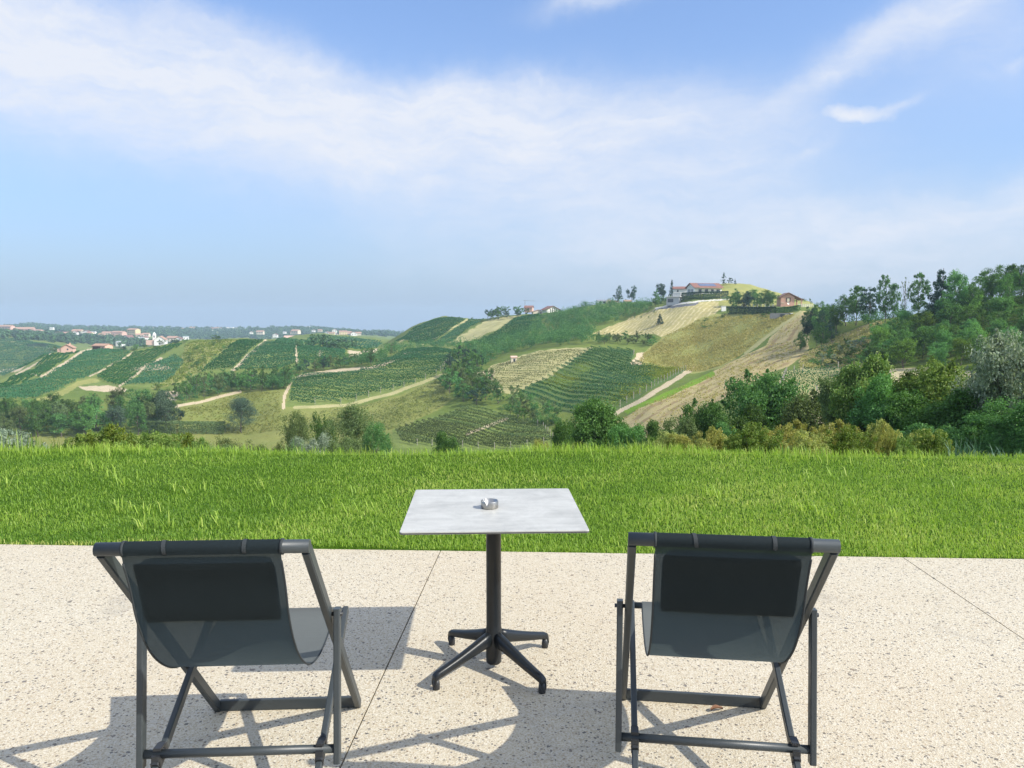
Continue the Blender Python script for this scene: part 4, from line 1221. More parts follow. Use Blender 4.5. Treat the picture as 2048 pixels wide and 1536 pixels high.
scatter_px([(1395, 668), (1410, 636), (1470, 624), (1560, 628), (1540, 638), (1470, 640), (1440, 645)], 22, (0.8, 2.2), (2, 4), ['bush'], [M_DEEP, M_MID, M_OLIVE], 'dark bush in the shaded hollow below the long hedge', 'bushes in the hollow below the hedge', 'shrub', 'shrub')
for x_, yt in ((896, 632), (944, 634)):
    tree_px(x_, 638, yt, 6, 'bush', M_DEEP, 'tiny shrub alone on the crest of the far vineyard', 'shrub', 'shrub', 'shrubs on the far vineyard crest')
scatter_px([(655, 700), (662, 690), (700, 688), (705, 696)], 9, (4, 7), (5, 8), ['broad', 'bush'], [M_DEEP, M_BLUE], 'dark tree in the clump beside the far rounded vineyards', 'clump beside the far vineyards')
scatter_px([(95, 708), (105, 700), (122, 699), (122, 706)], 5, (4, 6), (5, 7), ['broad'], [M_DEEP], 'dark tree left of the gabled pink farmhouse', 'trees left of the farmhouse')
scatter_px([(240, 704), (280, 692), (345, 686), (370, 686), (340, 694), (265, 706)], 14, (2.5, 4.5), (4, 7), ['broad'], [M_DEEP, M_MID, M_BLUE], 'tree along the crest in front of the church', 'trees in front of the church')
tree_px(432, 681, 669, 26, 'broad', M_DEEP, 'dark rounded tree rising over the crest left of the rounded vineyard')

# --- plants between the lawn and the valley
for x_, yt, w, d_, mt_, kd, lb in [
    (590, 815, 80, 78, M_OLIVE, 'round', 'olive green tree at the left of the group beyond the lawn'),
    (706, 804, 130, 80, M_OLIVE, 'round', 'largest olive green tree of the group beyond the lawn'),
    (650, 812, 70, 84, M_DEEP, 'oak', 'tree between the two olive trees beyond the lawn'),
    (752, 838, 74, 76, M_DEEP, 'round', 'lower tree at the right of the olive group beyond the lawn'),
    (625, 852, 90, 66, M_SILVER, 'bush', 'greyish bush in front of the olive tree group'),
    (690, 858, 110, 60, M_OLIVE, 'bush', 'low bush in front of the largest olive tree'),
    (900, 860, 84, 58, M_DEEP, 'bush', 'dark bush in front of the low vineyard'),
    (1185, 799, 146, 56, M_MID, 'round', 'full bright green tree standing below the near dark vineyard'),
    (1130, 842, 70, 50, M_DEEP, 'bush', 'dark bush at the left foot of the full green tree'),
    (1240, 838, 60, 50, M_DEEP, 'bush', 'bush at the right foot of the full green tree'),
    (1330, 838, 104, 44, M_DEEP, 'bush', 'dense green bush left of the upright shrub'),
    (1408, 804, 110, 44, M_DEEP, 'oak', 'upright dark green shrub in front of the brown slope'),
    (1532, 747, 165, 50, M_DEEP, 'oak', 'oak with spreading branches in front of the brown slope'),
    (1612, 786, 120, 46, M_OLIVE, 'oak', 'lighter tree just right of the spreading oak'),
    (1460, 842, 90, 36, M_DEEP, 'bush', 'dark bush under the spreading oak'),
    (1565, 850, 110, 34, M_DEEP, 'bush', 'dark undergrowth bush behind the yellow shrubs'),
    (1748, 710, 160, 38, M_YEL, 'oak', 'yellow green tree with upright shoots on the right'),
    (1825, 745, 150, 36, M_OLIVE, 'oak', 'tree right of the yellow green one'),
    (1870, 722, 160, 34, M_YEL, 'oak', 'yellow green tree next to the silver tree'),
    (1800, 800, 170, 34, M_DEEP, 'oak', 'dark tree low behind the yellow shrubs on the right'),
    (1940, 780, 200, 30, M_DEEP, 'oak', 'dark tree in front of the silver tree'),
    (2030, 664, 170, 29, M_SILVER, 'oak', 'big silver leaved tree at the right edge'),
    (1970, 748, 110, 31, M_SILVER, 'oak', 'lower silver leaved tree beside the big one'),
    (2040, 800, 150, 26, M_DEEP, 'bush', 'dark bush under the big silver tree'),
    (1720, 830, 110, 36, M_DEEP, 'bush', 'green bush under the yellow green tree'),
    (1690, 760, 110, 40, M_OLIVE, 'broad', 'olive tree at the left of the near right thicket'),
    (1775, 735, 120, 35, M_MID, 'broad', 'mid green tree between the yellow green ones'),
    (1845, 780, 150, 33, M_MID, 'oak', 'green tree in the middle of the near right thicket'),
    (1905, 756, 120, 34, M_OLIVE, 'broad', 'olive tree just left of the silver trees'),
    (1990, 830, 150, 27, M_DEEP, 'bush', 'wide dark bush filling the foot of the right thicket'),
    (1880, 840, 150, 28, M_DEEP, 'bush', 'dark bush between the thicket and the yellowing shrubs'),
    (1265, 842, 90, 47, M_MID, 'bush', 'rounded green bush right of the full green tree'),
    (1365, 836, 90, 42, M_OLIVE, 'bush', 'olive bush beside the upright shrub'),
    (1500, 800, 110, 47, M_DEEP, 'broad', 'dark tree close behind the spreading oak'),
]:
    nm = 'shrub' if kd == 'bush' else 'tree'
    tree_top(x_, yt, w, d_, kd, mt_, lb, nm, nm, res='near' if d_ < 60 else 'hi')
for x_, yt, w in ((1340, 850, 70), (1425, 846, 70), (1510, 838, 80), (1595, 834, 80), (1680, 832, 80), (1760, 834, 60), (1865, 850, 70), (1312, 868, 70), (1362, 862, 64), (1405, 872, 56), (1445, 862, 70), (1490, 858, 66), (1530, 852, 72), (1572, 846, 74), (1612, 852, 66), (1655, 850, 76), (1700, 846, 70), (1748, 852, 64), (1768, 836, 40), (1800, 862, 60), (1845, 858, 66), (1880, 862, 50)):
    tree_top(x_, yt + random.uniform(-4, 4), w * 1.5, random.uniform(11.6, 14.5), 'shoots', random.choice([M_AUT, M_AUT, M_YEL]), 'yellowing shrub in the row along the right back edge of the lawn', 'shrub', 'shrub', 'yellowing shrubs behind the lawn', 'near')
for x_, yt, w in ((160, 872, 60), (195, 858, 70), (225, 852, 70), (262, 866, 60), (300, 862, 70), (335, 864, 64), (372, 870, 60), (400, 880, 50)):
    tree_top(x_, yt - 8, w * 1.9, random.uniform(13, 17), 'shoots', M_YEL, 'yellow green shrub in the row behind the left part of the lawn', 'shrub', 'shrub', 'yellow green shrubs behind the lawn', 'near')
for x_, yt, w, d_ in ((425, 872, 70, 34), (465, 866, 70, 36), (505, 874, 70, 33), (545, 872, 60, 32)):
    tree_top(x_, yt, w * 1.2, d_, 'bush', M_OLIVE, 'low dark olive bush between the yellow green shrubs and the olive trees', 'shrub', 'shrub', 'low olive bushes', 'hi')
for x_, yt, w, d_, lb in ((8, 846, 70, 15, 'tall pale grey green shrub at the left edge behind the lawn'), (48, 868, 70, 15, 'pale grey green shrub second from the left edge')):
    tree_top(x_, yt, w * 1.3, d_, 'shoots', M_SILVER, lb, 'shrub', 'shrub', res='near')
tree_top(1085, 880, 60, 30, 'bush', M_AUT, 'tan bush left of the full green tree', 'shrub', 'shrub', res='near')

# tall weeds on the lawn edge
M_WEED = foliage('weed_leaves', (0.08, 0.15, 0.04), (0.17, 0.27, 0.08), (0.3, 0.36, 0.15), objvar=0.1)
M_WEEDB = foliage('blue_green_weed_leaves', (0.05, 0.10, 0.07), (0.10, 0.18, 0.12), (0.2, 0.28, 0.2), objvar=0.1)


def weed(x, d, n, h, spread, mat, label, group=None, name='weed', w=(0.008, 0.018)):
    s = slope(x, 880)[0]
    px_, py_ = s * d + rng.normal(0, spread, n), d + rng.normal(0, spread, n)
    pz = np.where(py_ < 10.6, lawn_z(px_, py_), ground_z(px_, py_)) - 0.03
    V, q, t, r_ = blades(px_, py_, pz, h * rng.uniform(0.45, 1.1, n), rng.uniform(*w, n), rng.uniform(0.05, 0.55, n), rng.random(n))
    o_ = link(name, mesh_np(name, V, [q, t], False, {'rnd': r_}), mat)
    return tag(o_, label, 'weed', group)


weed(600, 10.0, 60, 0.42, 0.14, M_WEED, 'clump of tall pale weeds on the lawn edge in front of the olive trees')
weed(395, 10.1, 46, 0.34, 0.16, M_WEED, 'loose tall weeds at the right end of the yellow green shrubs')
weed(60, 9.9, 46, 0.36, 0.18, M_WEED, 'tall weeds at the far left of the lawn edge')
weed(150, 10.0, 30, 0.3, 0.16, M_WEED, 'short weeds below the leftmost yellow green shrubs')
weed(1280, 9.8, 50, 0.32, 0.16, M_WEED, 'upright weeds at the left end of the yellowing shrubs')
weed(1200, 9.8, 40, 0.30, 0.2, M_WEED, 'thin weeds in front of the full green tree')
weed(1600, 9.6, 40, 0.26, 0.2, M_WEED, 'weeds in front of the middle of the yellowing shrubs')
weed(1925, 9.6, 80, 0.42, 0.10, M_WEEDB, 'feathery blue green weed at the right end of the yellowing shrubs')
weed(2000, 9.5, 50, 0.28, 0.12, M_WEEDB, 'low blue green weed near the right edge')
weed(1045, 10.2, 40, 0.3, 0.2, M_WEED, 'sparse weeds in front of the low vineyard')
weed(820, 10.1, 30, 0.28, 0.2, M_WEED, 'thin pale weeds left of the dark bush')
s_ = slope(1090, 850)[0]
for i, (dx, hh_) in enumerate(((-10, 2.2), (8, 2.6), (22, 2.0))):
    X_, Y_, Z_ = hit(1085 + dx, 846)
    n = 160
    px_, py_ = X_ + rng.normal(0, 1.0, n), Y_ + rng.normal(0, 0.8, n)
    V, q, t, r_ = blades(px_, py_, ground_z(px_, py_), hh_ * rng.uniform(0.7, 1.1, n), rng.uniform(0.12, 0.24, n), rng.uniform(0.1, 0.5, n), rng.uniform(0.4, 1, n))
    o_ = link('reed_clump', mesh_np('reed_clump', V, [q, t], False, {'rnd': r_}), M_WEED)
    tag(o_, 'clump of light green reeds left of the full green tree', 'reeds', 'reed clumps')


# --- vineyards
def vine_rows(poly, rdir, nrows, step, size, hgt, mat, label, group, per_row=True, mat2=None, zone2=None, dens=1.0, posts=False, fill=1.0, name='vine_row', rnd0=0.42):
    """rows of trellised vines along contour lines inside a patch of the view"""
    W = np.array([hit(*p)[:2] for p in poly])
    a, b = np.array(hit(*rdir[0])[:2]), np.array(hit(*rdir[1])[:2])
    u = (b - a) / np.linalg.norm(b - a)
    nv = np.array([-u[1], u[0]])
    pu, pn = W @ u, W @ nv
    if isinstance(nrows, float):                   # given as a spacing in metres
        offs = np.arange(pn.min() + nrows / 2, pn.max(), nrows)
    else:
        offs = np.linspace(pn.min(), pn.max(), nrows + 2)[1:-1]
    allV, allR, n_done = [], [], 0
    for o_ in offs:
        t = np.arange(pu.min(), pu.max(), step)
        P = t[:, None] * u + o_ * nv
        ins = inside([tuple(w) for w in W], P[:, 0], P[:, 1])
        if ins.sum() < 4:
            continue
        gap = np.sin(t * 0.21 + o_ * 1.3) + np.sin(t * 0.067 + o_ * 0.7)
        P = P[ins & ((gap > -2 + 2.2 * (1 - fill)) | (rng.random(len(t)) < 0.55))]
        m = max(1, int(round(5 * dens)))
        Q = np.repeat(P, m, 0)
        n = len(Q)
        if n == 0:
            continue
        Q = Q + rng.normal(0, 0.5, n)[:, None] * u * step + rng.normal(0, 0.11, n)[:, None] * nv
        z = ground_z(Q[:, 0], Q[:, 1]) + hgt * (0.25 + 0.75 * rng.random(n) ** 0.7)
        P3 = np.stack([Q[:, 0], Q[:, 1], z], -1)
        Nr = np.stack([nv[0] * rng.choice([-1, 1], n), nv[1] * rng.choice([-1, 1], n), np.full(n, 0.6)], -1) + rng.normal(0, 0.4, (n, 3))
        V, q = leaf_quads(P3, Nr, size, int(rng.integers(1e6)))
        rn = np.repeat((rnd0 + rng.normal(0, 0.18, n)).clip(0, 1), 4)
        if not per_row:
            allV.append(V); allR.append(rn)
            continue
        mm = mat
        me = mesh_np(name, V, [q], False, {'rnd': rn})
        row = link(name, me, None)
        me.materials.append(mat)
        if mat2 is not None:                       # second, yellower leaf colour in part of the field
            me.materials.append(mat2)
            cx_, cy_ = to_px(P3[:, 0], P3[:, 1], P3[:, 2])
            pr = np.zeros(n)
            for (zx, zy, zr) in zone2:
                pr = np.maximum(pr, np.exp(-(((cx_ - zx) / zr) ** 2 + ((cy_ - zy) / (zr * 0.55)) ** 2)))
            me.polygons.foreach_set('material_index', (rng.random(n) < pr * 1.25).astype(np.int32))
        tag(row, label, 'vine row', group)
        n_done += 1
        if posts:
            e0, e1 = P[0], P[-1]
            for e in ((e0, e1) if posts == 2 else (e1,)):
                zg = ground_z(e[0], e[1])
                pb = MB().bar((e[0], e[1], zg - 0.1), (e[0], e[1], zg + hgt + 0.55), 0.16, 0.16)
                pb.build('post', M_WOODP, row)
    if not per_row and allV:
        V = np.concatenate(allV)
        q = np.arange(len(V)).reshape(-1, 4)
        o2 = link(name, mesh_np(name, V, [q], False, {'rnd': np.concatenate(allR)}), mat)
        tag(o2, label, 'vineyard', group, kind='stuff')
    return n_done


V1 = [(1182, 697), (1270, 704), (1262, 725), (1290, 730), (1372, 741), (1300, 780), (1212, 832), (1120, 822), (1028, 790), (1100, 752)]
vine_rows(V1, ((1080, 757), (1240, 787)), 21, 0.22, 0.44, 1.5, M_VINE, 'row of vines in the near vineyard of dark rows with yellow green ends', 'rows of the near vineyard', mat2=M_VINEY, zone2=[(1128, 757, 30), (1345, 746, 50), (1290, 790, 48), (1235, 826, 50), (1165, 735, 18)], posts=1)
V2 = [(790, 862), (930, 816), (1000, 826), (1084, 853), (1112, 884), (805, 890)]
vine_rows(V2, ((830, 852), (930, 874)), 17, 0.22, 0.40, 1.25, M_OLIVE, 'row of vines in the low vineyard just past the lawn edge', 'rows of the low vineyard', posts=1, rnd0=0.25, fill=0.95)
V3 = [(578, 812), (588, 760), (606, 753), (742, 740), (822, 702), (928, 708), (880, 748), (780, 783), (690, 807)]
vine_rows(V3, ((640, 772), (850, 772)), 33, 0.26, 0.50, 1.9, M_VINE, 'row of vines in the long dark vineyard above the meadow', 'rows of the long dark vineyard', posts=1)
VP = [(962, 746), (1000, 730), (1080, 704), (1176, 698), (1160, 708), (1100, 748), (1025, 783), (990, 778)]
vine_rows(VP, ((1000, 745), (1110, 745)), 22, 0.5, 0.42, 0.9, M_VPALE, 'sparse row of young vines in the pale tan field', 'rows of the pale field', fill=0.55, posts=0)
NU = [(1555, 790), (1570, 748), (1620, 738), (1722, 738), (1700, 764), (1650, 788)]
vine_rows(NU, ((1590, 768), (1690, 768)), 14, 0.45, 0.34, 1.0, M_VINE, 'row of staked young vines on sandy ground', 'rows of staked young vines', fill=0.7, posts=2)
FAR = dict(per_row=False, name='vineyard', dens=0.7)
vine_rows([(400, 745), (450, 702), (478, 681), (527, 683), (468, 738)], ((430, 725), (480, 726)), 2.9, 0.55, 0.75, 1.4, M_VINE, 'dark vineyard on the left half of the rounded hill', None, **FAR)
vine_rows([(472, 742), (533, 685), (590, 689), (592, 728), (560, 740)], ((500, 720), (580, 722)), 2.9, 0.55, 0.75, 1.4, M_VINE, 'dark vineyard between the two pale tracks of the rounded hill', None, fill=0.85, **FAR)
vine_rows([(596, 728), (594, 690), (690, 700), (690, 715), (640, 728)], ((600, 710), (630, 710)), 2.9, 0.55, 0.75, 1.4, M_VINE, 'dark vineyard on the right shoulder of the rounded hill', None, fill=0.9, **FAR)
vine_rows([(0, 800), (0, 772), (95, 712), (160, 704), (86, 752), (0, 782)], ((30, 765), (90, 735)), 2.9, 0.6, 0.8, 1.5, M_VINE, 'vineyard on the left hillside above the wide pale track', None, fill=0.85, **FAR)
vine_rows([(0, 800), (0, 782), (92, 754), (188, 702), (262, 705), (212, 736), (150, 764), (66, 800)], ((60, 770), (180, 740)), 2.9, 0.6, 0.8, 1.5, M_VINE, 'broad dark vineyard below the pink farmhouse with the dark shed', None, fill=0.9, **FAR)
vine_rows([(192, 756), (216, 737), (268, 706), (345, 690), (368, 690), (320, 714), (298, 728), (240, 772)], ((230, 740), (300, 715)), 2.9, 0.6, 0.8, 1.5, M_VINE, 'dark vineyard running up to the trees by the church', None, **FAR)
vine_rows([(250, 772), (302, 730), (350, 708), (368, 728), (322, 770)], ((290, 755), (340, 745)), 2.9, 0.6, 0.8, 1.5, M_VINE, 'patchy vineyard beside the scrubby crest', None, fill=0.6, **FAR)
vine_rows([(792, 684), (850, 648), (882, 638), (930, 640), (850, 690)], ((820, 670), (880, 660)), 2.9, 0.7, 0.95, 1.5, M_VINE, 'vineyard on the left flank of the far ridge', None, fill=0.75, **FAR)
vine_rows([(858, 692), (938, 641), (968, 640), (905, 684)], ((880, 680), (940, 655)), 2.9, 0.7, 0.95, 1.5, M_VINE, 'dense vineyard strip on the far ridge beside the tan slope', None, **FAR)
vine_rows([(948, 686), (1000, 662), (1046, 634), (1090, 634), (1062, 656), (1050, 670), (985, 690)], ((970, 680), (1040, 665)), 2.9, 0.6, 0.8, 1.4, M_VINE, 'vineyard between the tan slope and the ridge wood', None, fill=0.85, **FAR)
vine_rows([(545, 690), (565, 680), (620, 673), (700, 674), (765, 684), (740, 698), (600, 697)], ((580, 688), (720, 688)), 3.6, 1.0, 1.3, 1.6, M_VINE, 'hazy vineyard on the far rounded hill below the village', None, **FAR)
vine_rows([(0, 748), (0, 680), (60, 682), (125, 694), (90, 712), (40, 738)], ((10, 715), (80, 705)), 4.6, 1.1, 1.4, 1.6, M_VINE, 'hazy vineyard slope at the far left', None, fill=0.8, **FAR)

# tufts over the rough fields, so that no slope is a bare sheet
def tufts(poly, n, size, hgt, mat, name, label, cat):
    xs_, ys_ = [p[0] for p in poly], [p[1] for p in poly]
    P = []
    W = np.array([hit(*p)[:2] for p in poly])
    lo, hi = W.min(0), W.max(0)
    while len(P) < n:
        q_ = rng.uniform(lo, hi, (n * 3, 2))
        k_ = inside([tuple(w) for w in W], q_[:, 0], q_[:, 1])
        k_ &= np.sin(q_[:, 0] * 0.3 + 1) + np.sin(q_[:, 1] * 0.23) + np.sin(q_[:, 0] * 0.11 - q_[:, 1] * 0.17) + rng.normal(0, 2.2, len(q_)) > 0
        P += list(q_[k_])
    P = np.array(P[:n])
    Q = np.repeat(P, 4, 0) + rng.normal(0, size * 0.5, (n * 4, 2))
    z = ground_z(Q[:, 0], Q[:, 1]) + rng.uniform(0.05, hgt, len(Q))
    P3 = np.stack([Q[:, 0], Q[:, 1], z], -1)
    Nr = rng.normal(0, 0.7, (len(Q), 3)) + np.array([0, 0, 0.4])
    V, q = leaf_quads(P3, Nr, size, 55)
    o_ = link(name, mesh_np(name, V, [q], False, {'rnd': np.repeat((0.5 + rng.normal(0, 0.2, len(Q))).clip(0, 1), 4)}), mat)
    tag(o_, label, cat, kind='stuff')


M_TUFT = foliage('dry_grass_tufts', (0.21, 0.22, 0.085), (0.42, 0.385, 0.17), (0.56, 0.50, 0.27), objvar=0.0)
tufts([(1275, 726), (1290, 706), (1330, 674), (1390, 642), (1430, 632), (1590, 630), (1555, 655), (1495, 698), (1440, 732), (1385, 744), (1340, 735)], 6500, 0.5, 0.7, M_TUFT, 'dry_grass', 'tall olive and straw tufts on the overgrown field below the pink house', 'grass')
tufts([(370, 692), (398, 682), (470, 680), (448, 700), (418, 720), (398, 745), (368, 760), (330, 774), (302, 777), (362, 735)], 1700, 0.75, 0.9, M_YEL, 'scrub_grass', 'yellow green tufts on the scrubby crest', 'grass')
tufts([(1600, 712), (1640, 690), (1700, 662), (1765, 645), (1740, 690), (1725, 734), (1600, 736)], 1800, 0.4, 0.5, M_TUFT, 'scrub_grass', 'straw coloured tufts on the scrub slope under the skyline trees', 'grass')

M_MTUFT = foliage('meadow_tufts', (0.13, 0.17, 0.05), (0.24, 0.26, 0.09), (0.36, 0.34, 0.15), objvar=0.0)
tufts([(600, 830), (700, 815), (800, 796), (882, 758), (895, 800), (880, 815), (790, 856), (700, 885), (600, 885)], 2600, 0.45, 0.45, M_MTUFT, 'meadow_tufts', 'uneven longer grass on the slope of the valley meadow', 'grass')
tufts([(350, 840), (370, 818), (480, 788), (560, 784), (560, 860), (450, 868)], 1500, 0.45, 0.4, M_MTUFT, 'meadow_tufts', 'uneven longer grass on the flat part of the valley meadow', 'grass')
tufts([(1240, 838), (1330, 794), (1400, 759), (1470, 722), (1530, 694), (1562, 655), (1600, 628), (1605, 695), (1580, 722), (1500, 762), (1430, 800), (1360, 840), (1300, 860)], 1300, 0.36, 0.3, M_TUFT, 'dry_grass', 'thin dry grass tufts on the worn brown slope', 'grass')
# ------------------------------------------------------------------ hedges, fence, walls
def hedge_line(pts, hpx, depth, mat, label, seed):
    """a clipped hedge following points of the view"""
    W = [hit(*p) for p in pts]
    r = np.random.default_rng(seed)
    P, N_ = [], []
    for (a, b) in zip(W, W[1:]):
        a, b = np.array(a), np.array(b)
        L_ = np.linalg.norm(b - a)
        hgt = hpx * m_per_px(a[1])
        n = int(L_ * (70 + 60 * hgt))
        t = r.random(n)
        base = a + (b - a) * t[:, None]
        u = (b - a)[:2] / (np.linalg.norm((b - a)[:2]) + 1e-9)
        nv = np.array([-u[1], u[0]])
        off = r.uniform(-0.5, 0.5, n) * depth
        zz = r.random(n) * hgt
        side = r.random(n)
        off = np.where(side < 0.5, np.sign(off) * depth / 2 * r.uniform(0.85, 1.05, n), off)
        zz = np.where(side >= 0.5, hgt * r.uniform(0.88, 1.03, n), zz)
        P.append(np.stack([base[:, 0] + nv[0] * off, base[:, 1] + nv[1] * off, base[:, 2] + zz], -1))
        N_.append(np.where((side < 0.5)[:, None], np.stack([nv[0] * np.sign(off), nv[1] * np.sign(off), np.full(n, 0.3)], -1), np.array([[0, 0, 1.0]])) + r.normal(0, 0.35, (n, 3)))
    P, N_ = np.concatenate(P), np.concatenate(N_)
    V, q = leaf_quads(P, N_, 0.42, seed)
    o_ = link('hedge', mesh_np('hedge', V, [q], False, {'rnd': np.repeat(r.normal(0.4, 0.2, len(P)).clip(0, 1), 4)}), mat)
    tag(o_, label, 'hedge')


hedge_line([(1362, 601), (1405, 599), (1456, 598)], 15, 1.6, M_BLUE, 'long clipped dark hedge in front of the white villa', 1)
hedge_line([(1456, 628), (1500, 628), (1548, 628)], 13, 1.6, M_BLUE, 'dark clipped hedge below the garden trees', 2)
hedge_line([(1549, 626), (1578, 624), (1598, 621)], 10, 1.4, M_DEEP, 'shorter clipped hedge below the pink house', 3)
hedge_line([(292, 862), (360, 866), (450, 866)], 22, 4.0, M_OLIVE, 'broad trimmed hedge between the left tree clump and the round lone tree', 4)
hedge_line([(55, 694), (75, 693), (95, 694)], 6, 6.0, M_BLUE, 'dark hazy hedge among the far left vineyards', 5)

M_WHITE = simple('white_plaster', (0.78, 0.76, 0.71), 0.85, 0, 0.05, 0.6)
M_CREAM = simple('cream_plaster', (0.66, 0.58, 0.44), 0.85, 0, 0.06, 0.6)
M_YELLOWP = simple('yellow_plaster', (0.66, 0.52, 0.30), 0.85, 0, 0.06, 0.6)
M_PINK = simple('pink_plaster', (0.60, 0.34, 0.26), 0.85, 0, 0.08, 0.7)
M_PALEPINK = simple('pale_pink_plaster', (0.62, 0.40, 0.31), 0.85, 0, 0.08, 0.7)
M_GREYP = simple('grey_plaster', (0.42, 0.44, 0.44), 0.85, 0, 0.08, 0.7)
M_TILE = simple('terracotta_tiles', (0.22, 0.105, 0.08), 0.85, 0, 0.3, 1.4)
M_TILEP = simple('pale_terracotta_tiles', (0.40, 0.24, 0.165), 0.85, 0, 0.25, 1.2)
M_DARK = simple('window_dark_glass', (0.045, 0.055, 0.065), 0.15, 0, 0.1, 1, spec=0.6)
M_SOLAR = simple('solar_panel_glass', (0.10, 0.12, 0.2), 0.2, 0, 0.1, 0.8, spec=0.7)
M_WOODD = simple('dark_brown_wood', (0.09, 0.055, 0.035), 0.8, 0, 0.3, 3)
M_METAL = simple('grey_metal', (0.35, 0.36, 0.38), 0.5, 0.6, 0.1, 2)


# white fence posts above the hedge of the pink house
for i, x_ in enumerate(list(np.linspace(1484, 1546, 9)) + list(np.linspace(1598, 1626, 8))):
    X_, Y_, Z_ = hit(x_, 614.0)
    mb = MB()
    mb.bar((0, 0, -0.2), (0, 0, 1.35), 0.34, 0.34).box((0, 0, 1.40), (0.44, 0.44, 0.1))
    o_ = mb.build('fence_post', M_WHITE)
    o_.location = (X_, Y_, Z_)
    tag(o_, 'short white fence post in the line beside the pink house', 'fence post', 'white fence posts by the pink house')
X_, Y_, Z_ = hit(1560, 636)
wl = empty('retaining_wall', (X_, Y_, Z_), R(-6))
mb = MB()
mb.box((0, 0, 1.0), (8.0, 0.4, 2.2)).build('wall', simple('old_grey_concrete', (0.17, 0.175, 0.17), 0.9, 0, 0.3, 1.5), wl)
MB().box((4.4, -0.2, 1.0), (0.8, 1.2, 2.3)).build('end_pier', M_WHITE, wl)
MB().box((0.9, -0.26, 0.9), (1.7, 0.08, 1.7)).build('panel', M_DARK, wl)
tag(wl, 'low grey concrete wall with a pale end pier below the pink house hedge', 'wall')
X_, Y_, Z_ = hit(1447, 622)
mb = MB()
mb.box((0, 0, 1.2), (2.2, 0.8, 2.5)).box((0, 0, 2.52), (2.5, 1.1, 0.14))
o_ = mb.build('gate_pier', M_WHITE)
o_.location = (X_, Y_, Z_)
tag(o_, 'pale square pier at the left end of the garden hedge', 'pier')


# ------------------------------------------------------------------ buildings
def gable_house(root, w, d, h, rise, wallm, roofm, ridge='x', over=0.5, wins=(), chimney=None, solar=False, roof_t=0.22):
    """walls with gables, a two-slope roof with eaves, windows; local -Y faces the camera"""
    wb = MB()
    if ridge == 'x':
        V = [(-w / 2, -d / 2, 0), (w / 2, -d / 2, 0), (w / 2, d / 2, 0), (-w / 2, d / 2, 0), (-w / 2, -d / 2, h), (w / 2, -d / 2, h), (w / 2, d / 2, h), (-w / 2, d / 2, h), (-w / 2, 0, h + rise), (w / 2, 0, h + rise)]
        wb.add([(x, y, z if z > 0 else -1.2) for x, y, z in V], [(0, 1, 5, 4), (2, 3, 7, 6), (1, 2, 6, 9, 5), (3, 0, 4, 8, 7)])
        sl = rise / (d / 2)
        rb = MB()
        for s in (-1, 1):
            a, b = s * (d / 2 + over), 0
            za, zb = h - over * sl, h + rise
            x0, x1 = -w / 2 - over, w / 2 + over
            rb.add([(x0, a, za), (x1, a, za), (x1, b, zb), (x0, b, zb), (x0, a, za + roof_t), (x1, a, za + roof_t), (x1, b, zb + roof_t), (x0, b, zb + roof_t)], [(0, 1, 2, 3), (4, 5, 6, 7), (0, 1, 5, 4), (0, 3, 7, 4), (1, 2, 6, 5)])
    else:
        V = [(-w / 2, -d / 2, 0), (w / 2, -d / 2, 0), (w / 2, d / 2, 0), (-w / 2, d / 2, 0), (-w / 2, -d / 2, h), (w / 2, -d / 2, h), (w / 2, d / 2, h), (-w / 2, d / 2, h), (0, -d / 2, h + rise), (0, d / 2, h + rise)]
        wb.add([(x, y, z if z > 0 else -1.2) for x, y, z in V], [(0, 1, 5, 8, 4), (2, 3, 7, 9, 6), (1, 2, 6, 5), (3, 0, 4, 7)])
        sl = rise / (w / 2)
        rb = MB()
        for s in (-1, 1):
            a, b = s * (w / 2 + over), 0
            za, zb = h - over * sl, h + rise
            y0, y1 = -d / 2 - over, d / 2 + over
            rb.add([(a, y0, za), (a, y1, za), (b, y1, zb), (b, y0, zb), (a, y0, za + roof_t), (a, y1, za + roof_t), (b, y1, zb + roof_t), (b, y0, zb + roof_t)], [(0, 1, 2, 3), (4, 5, 6, 7), (0, 1, 5, 4), (0, 3, 7, 4), (1, 2, 6, 5)])
    wb.build('wall', wallm, root)
    rf = rb.build('roof', roofm, root)
    for (face, u, z, ww, hh) in wins:
        if face == 'f':
            MB().box((u, -d / 2 - 0.02, z), (ww, 0.1, hh)).build('window', M_DARK, root)
        elif face == 'l':
            MB().box((-w / 2 - 0.02, u, z), (0.1, ww, hh)).build('window', M_DARK, root)
        elif face == 'r':
            MB().box((w / 2 + 0.02, u, z), (0.1, ww, hh)).build('window', M_DARK, root)
    if chimney:
        MB().box((chimney[0], chimney[1], h + rise + 0.3), (0.7, 0.7, 1.4)).build('chimney', wallm, rf)
    if solar:
        ang = math.atan2(rise, d / 2)
        M = Matrix.Rotation(ang, 3, 'X')
        MB().box((0.4, -d / 4, h + rise / 2 + roof_t + 0.09), (w * 0.62, d / 2 * 0.72, 0.08), M).build('solar_panel', M_SOLAR, rf)
    return root


def place(name, xl, xr, yb, label, cat, rz=0.0, d=None, group=None):
    """an Empty at the foot of a building seen between columns xl and xr; returns it and its width in metres"""
    X_, Y_, Z_ = hit((xl + xr) / 2, yb)
    if d is not None:
        s, e = slope((xl + xr) / 2, yb)
        X_, Y_, Z_ = s * d, d, H + e * d
    r = empty(name, (X_, Y_, Z_), rz)
    tag(r, label, cat, group)
    return r, (xr - xl) * m_per_px(Y_), m_per_px(Y_)


